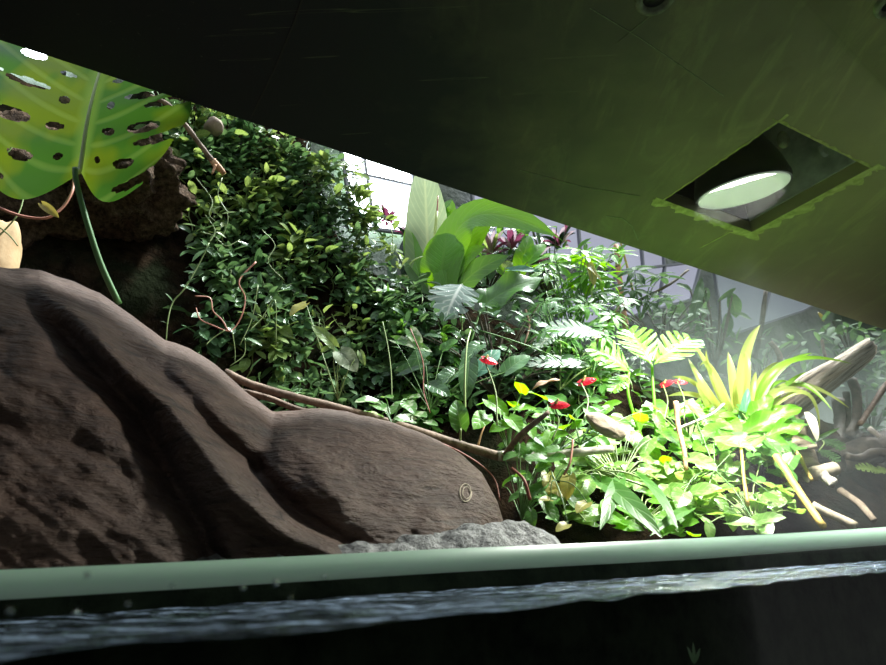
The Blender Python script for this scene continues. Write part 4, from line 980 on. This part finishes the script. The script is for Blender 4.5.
bush('dim leafy shrub under the ceiling edge above the driftwood plank', [(820, 318), (900, 336), (900, 372), (850, 370), (815, 345)], 130, 2.5, 2.9, 'fargreen')
bush('dim shrub behind the dark roots at the right margin', [(840, 372), (900, 370), (900, 440), (850, 430)], 90, 2.5, 2.9, 'fargreen')
bush('hazy shrub beyond the lit split leaves', [(600, 300), (690, 296), (720, 330), (700, 352), (620, 345)], 150, 2.2, 2.6, 'fargreen')
bush('hazy low shrub behind the strappy yellow plant', [(690, 345), (800, 330), (830, 350), (790, 395), (700, 395)], 110, 2.6, 3.1, 'fargreen')
bush('light green thicket behind the maroon bromeliads', [(478, 208), (560, 226), (625, 250), (620, 300), (560, 310), (480, 290)], 150, 1.86, 1.98, 'mid', 17)
bush('leafy bush beyond the tall nest fern', [(440, 205), (500, 222), (540, 240), (540, 300), (470, 300), (430, 280)], 170, 1.85, 2.0, 'vinedark', 16)
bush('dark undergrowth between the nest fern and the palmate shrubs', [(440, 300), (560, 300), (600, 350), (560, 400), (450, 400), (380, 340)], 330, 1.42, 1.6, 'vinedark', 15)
leafplant('fern_frond', 'small feathery fern frond near the short cut stick', 'fern', (818, 452, 1.7), [(822, 440, 1.72, 842, 450, 1.68, 24), (818, 450, 1.7, 838, 462, 1.66, 18)], 'fargreen', 'ovate', fingers=8, cut=.8, nw=3)
leafplant('fern_frond', 'low fern frond at the right margin', 'fern', (884, 476, 1.7), [(882, 472, 1.7, 856, 468, 1.66, 14), (890, 474, 1.7, 876, 470, 1.66, 12)], 'vinepale', 'ovate', fingers=7, cut=.6, nw=3, stems=False)
leafplant('grass_blade', 'single thin green blade in front of the dark roots', 'grass', (806, 446, 1.75), [(806, 446, 1.75, 840, 428, 1.8, 6)], 'mid', 'lance', stems=False)
# underwater sprig and droplets on the pane
t_ = thing('water_weed', 'small dark weed sprig under the water line', 'plant', P(692, 660, .60))
for (u1, v1) in ((687, 646), (693, 642), (700, 648)):
    mb = MB(); leaf(mb, P(694, 664, .60), P(u1, v1, .60), .004, TOC+UP*.2, 'lance', 6, 1); mb.build('leaf', 'vinedark', t_)
for (u, v, r_) in ((10, 611, 9), (76, 614, 8), (128, 604, 7), (87, 575, 8), (172, 586, 6), (243, 588, 7), (276, 583, 10), (263, 604, 5), (291, 598, 5), (325, 577, 6)):
    dpt = (q0-E2*.0145).dot(E2); d_ = ray(u, v); nrm = fd.cross(UP).normalized(); tt = ((q0-CAM)-E2*.012).dot(nrm)/d_.dot(nrm); c_ = CAM+d_*tt
    mb = MB(); k_ = r_*pxs(c_)*.32; blob(mb, c_, fd*k_, nrm*k_*.45, UP*k_, 0, 1, 14, 8)
    o = mb.build('water_droplet', 'drop'); tag(o, 'tiny clear droplet clinging to the viewing pane at the water line', 'droplet', 'droplets on the viewing pane')

# ================================================================== HAZE, LIGHTS, WORLD, CAMERA
HAZE = 0.18
m, nt, nodes, L = newmat('haze'); v_ = nodes.new('ShaderNodeVolumeScatter'); v_.inputs['Density'].default_value = HAZE; v_.inputs['Anisotropy'].default_value = .25; v_.inputs['Color'].default_value = (.84, 1, .86, 1)  # added scattering volume, stands in for the glow on the glass
o = nodes.new('ShaderNodeOutputMaterial'); L.new(v_.outputs[0], o.inputs['Volume'])
mb = MB(); box(mb, W(1.40, .74, -.3), E1*3.45, E2*1.25, UP*1.06); o = mb.build('haze', m, None, smooth=False); tag(o, 'thin added haze volume for the glow in the planted enclosure', 'haze', None, 'stuff')
def spot(name, loc, tgt, e, ang, blend, size, col):
    l = bpy.data.lights.new(name, 'SPOT'); l.energy = e; l.spot_size = math.radians(ang); l.spot_blend = blend; l.shadow_soft_size = size; l.color = col
    o = bpy.data.objects.new(name, l); COL.objects.link(o); o.location = loc; o.rotation_euler = (tgt-loc).to_track_quat('-Z', 'Y').to_euler(); return o
al = bpy.data.lights.new('hatch_lamp_light', 'AREA'); al.shape = 'DISK'; al.size = rad*1.9; al.energy = 21; al.color = (1.0, 1.0, .94)
ao = bpy.data.objects.new('hatch_lamp_light', al); COL.objects.link(ao); ao.location = lc-UP*.018; ao.rotation_euler = (0, 0, 0)
def sun(e, elev, az, ang, col):
    l = bpy.data.lights.new('daylight', 'SUN'); l.energy = e; l.angle = math.radians(ang); l.color = col
    o = bpy.data.objects.new('daylight', l); COL.objects.link(o)
    el = math.radians(elev); frm = (E1*math.sin(az)+E2*math.cos(az))*math.cos(el)+UP*math.sin(el)
    o.rotation_euler = (-frm).to_track_quat('-Z', 'Y').to_euler(); return o
sun(7.0, 62, math.radians(94), 9, (.95, .98, 1.0))
w = bpy.data.worlds.new('World'); scene.world = w; w.use_nodes = True; nt = w.node_tree; nt.nodes.clear()
tc = nt.nodes.new('ShaderNodeTexCoord'); sx = nt.nodes.new('ShaderNodeSeparateXYZ'); nt.links.new(tc.outputs['Generated'], sx.inputs[0])
col = ramp(nt, sx.outputs[2], [(0.0, (.06, .06, .062)), (.04, (.36, .36, .38)), (.34, (.28, .28, .30)), (.7, (.55, .62, .75)), (1.0, (.8, .88, 1.0))])  # horizon band brightened as added fill from the viewer's side
bg = nt.nodes.new('ShaderNodeBackground'); nt.links.new(col, bg.inputs[0]); bg.inputs[1].default_value = .9
o = nt.nodes.new('ShaderNodeOutputWorld'); nt.links.new(bg.outputs[0], o.inputs[0])

cd = bpy.data.cameras.new('Camera'); cam = bpy.data.objects.new('Camera', cd); COL.objects.link(cam)
cd.sensor_width = 36; cd.lens = F/886*36; cd.clip_start = .01; cd.clip_end = 50
cam.matrix_world = Matrix.Translation(CAM) @ Matrix((CR, CU, -FW)).transposed().to_4x4()
cd.dof.use_dof = True; cd.dof.focus_distance = 1.3; cd.dof.aperture_fstop = 11
scene.camera = cam
vs_ = scene.view_settings; vs_.view_transform = 'Standard'; vs_.look = 'None'; vs_.gamma = 1; vs_.exposure = 1.0; vs_.use_curve_mapping = False
scene.cycles.max_bounces = 8; scene.cycles.transparent_max_bounces = 16; scene.cycles.sample_clamp_indirect = 6
scene.cycles.use_denoising = True
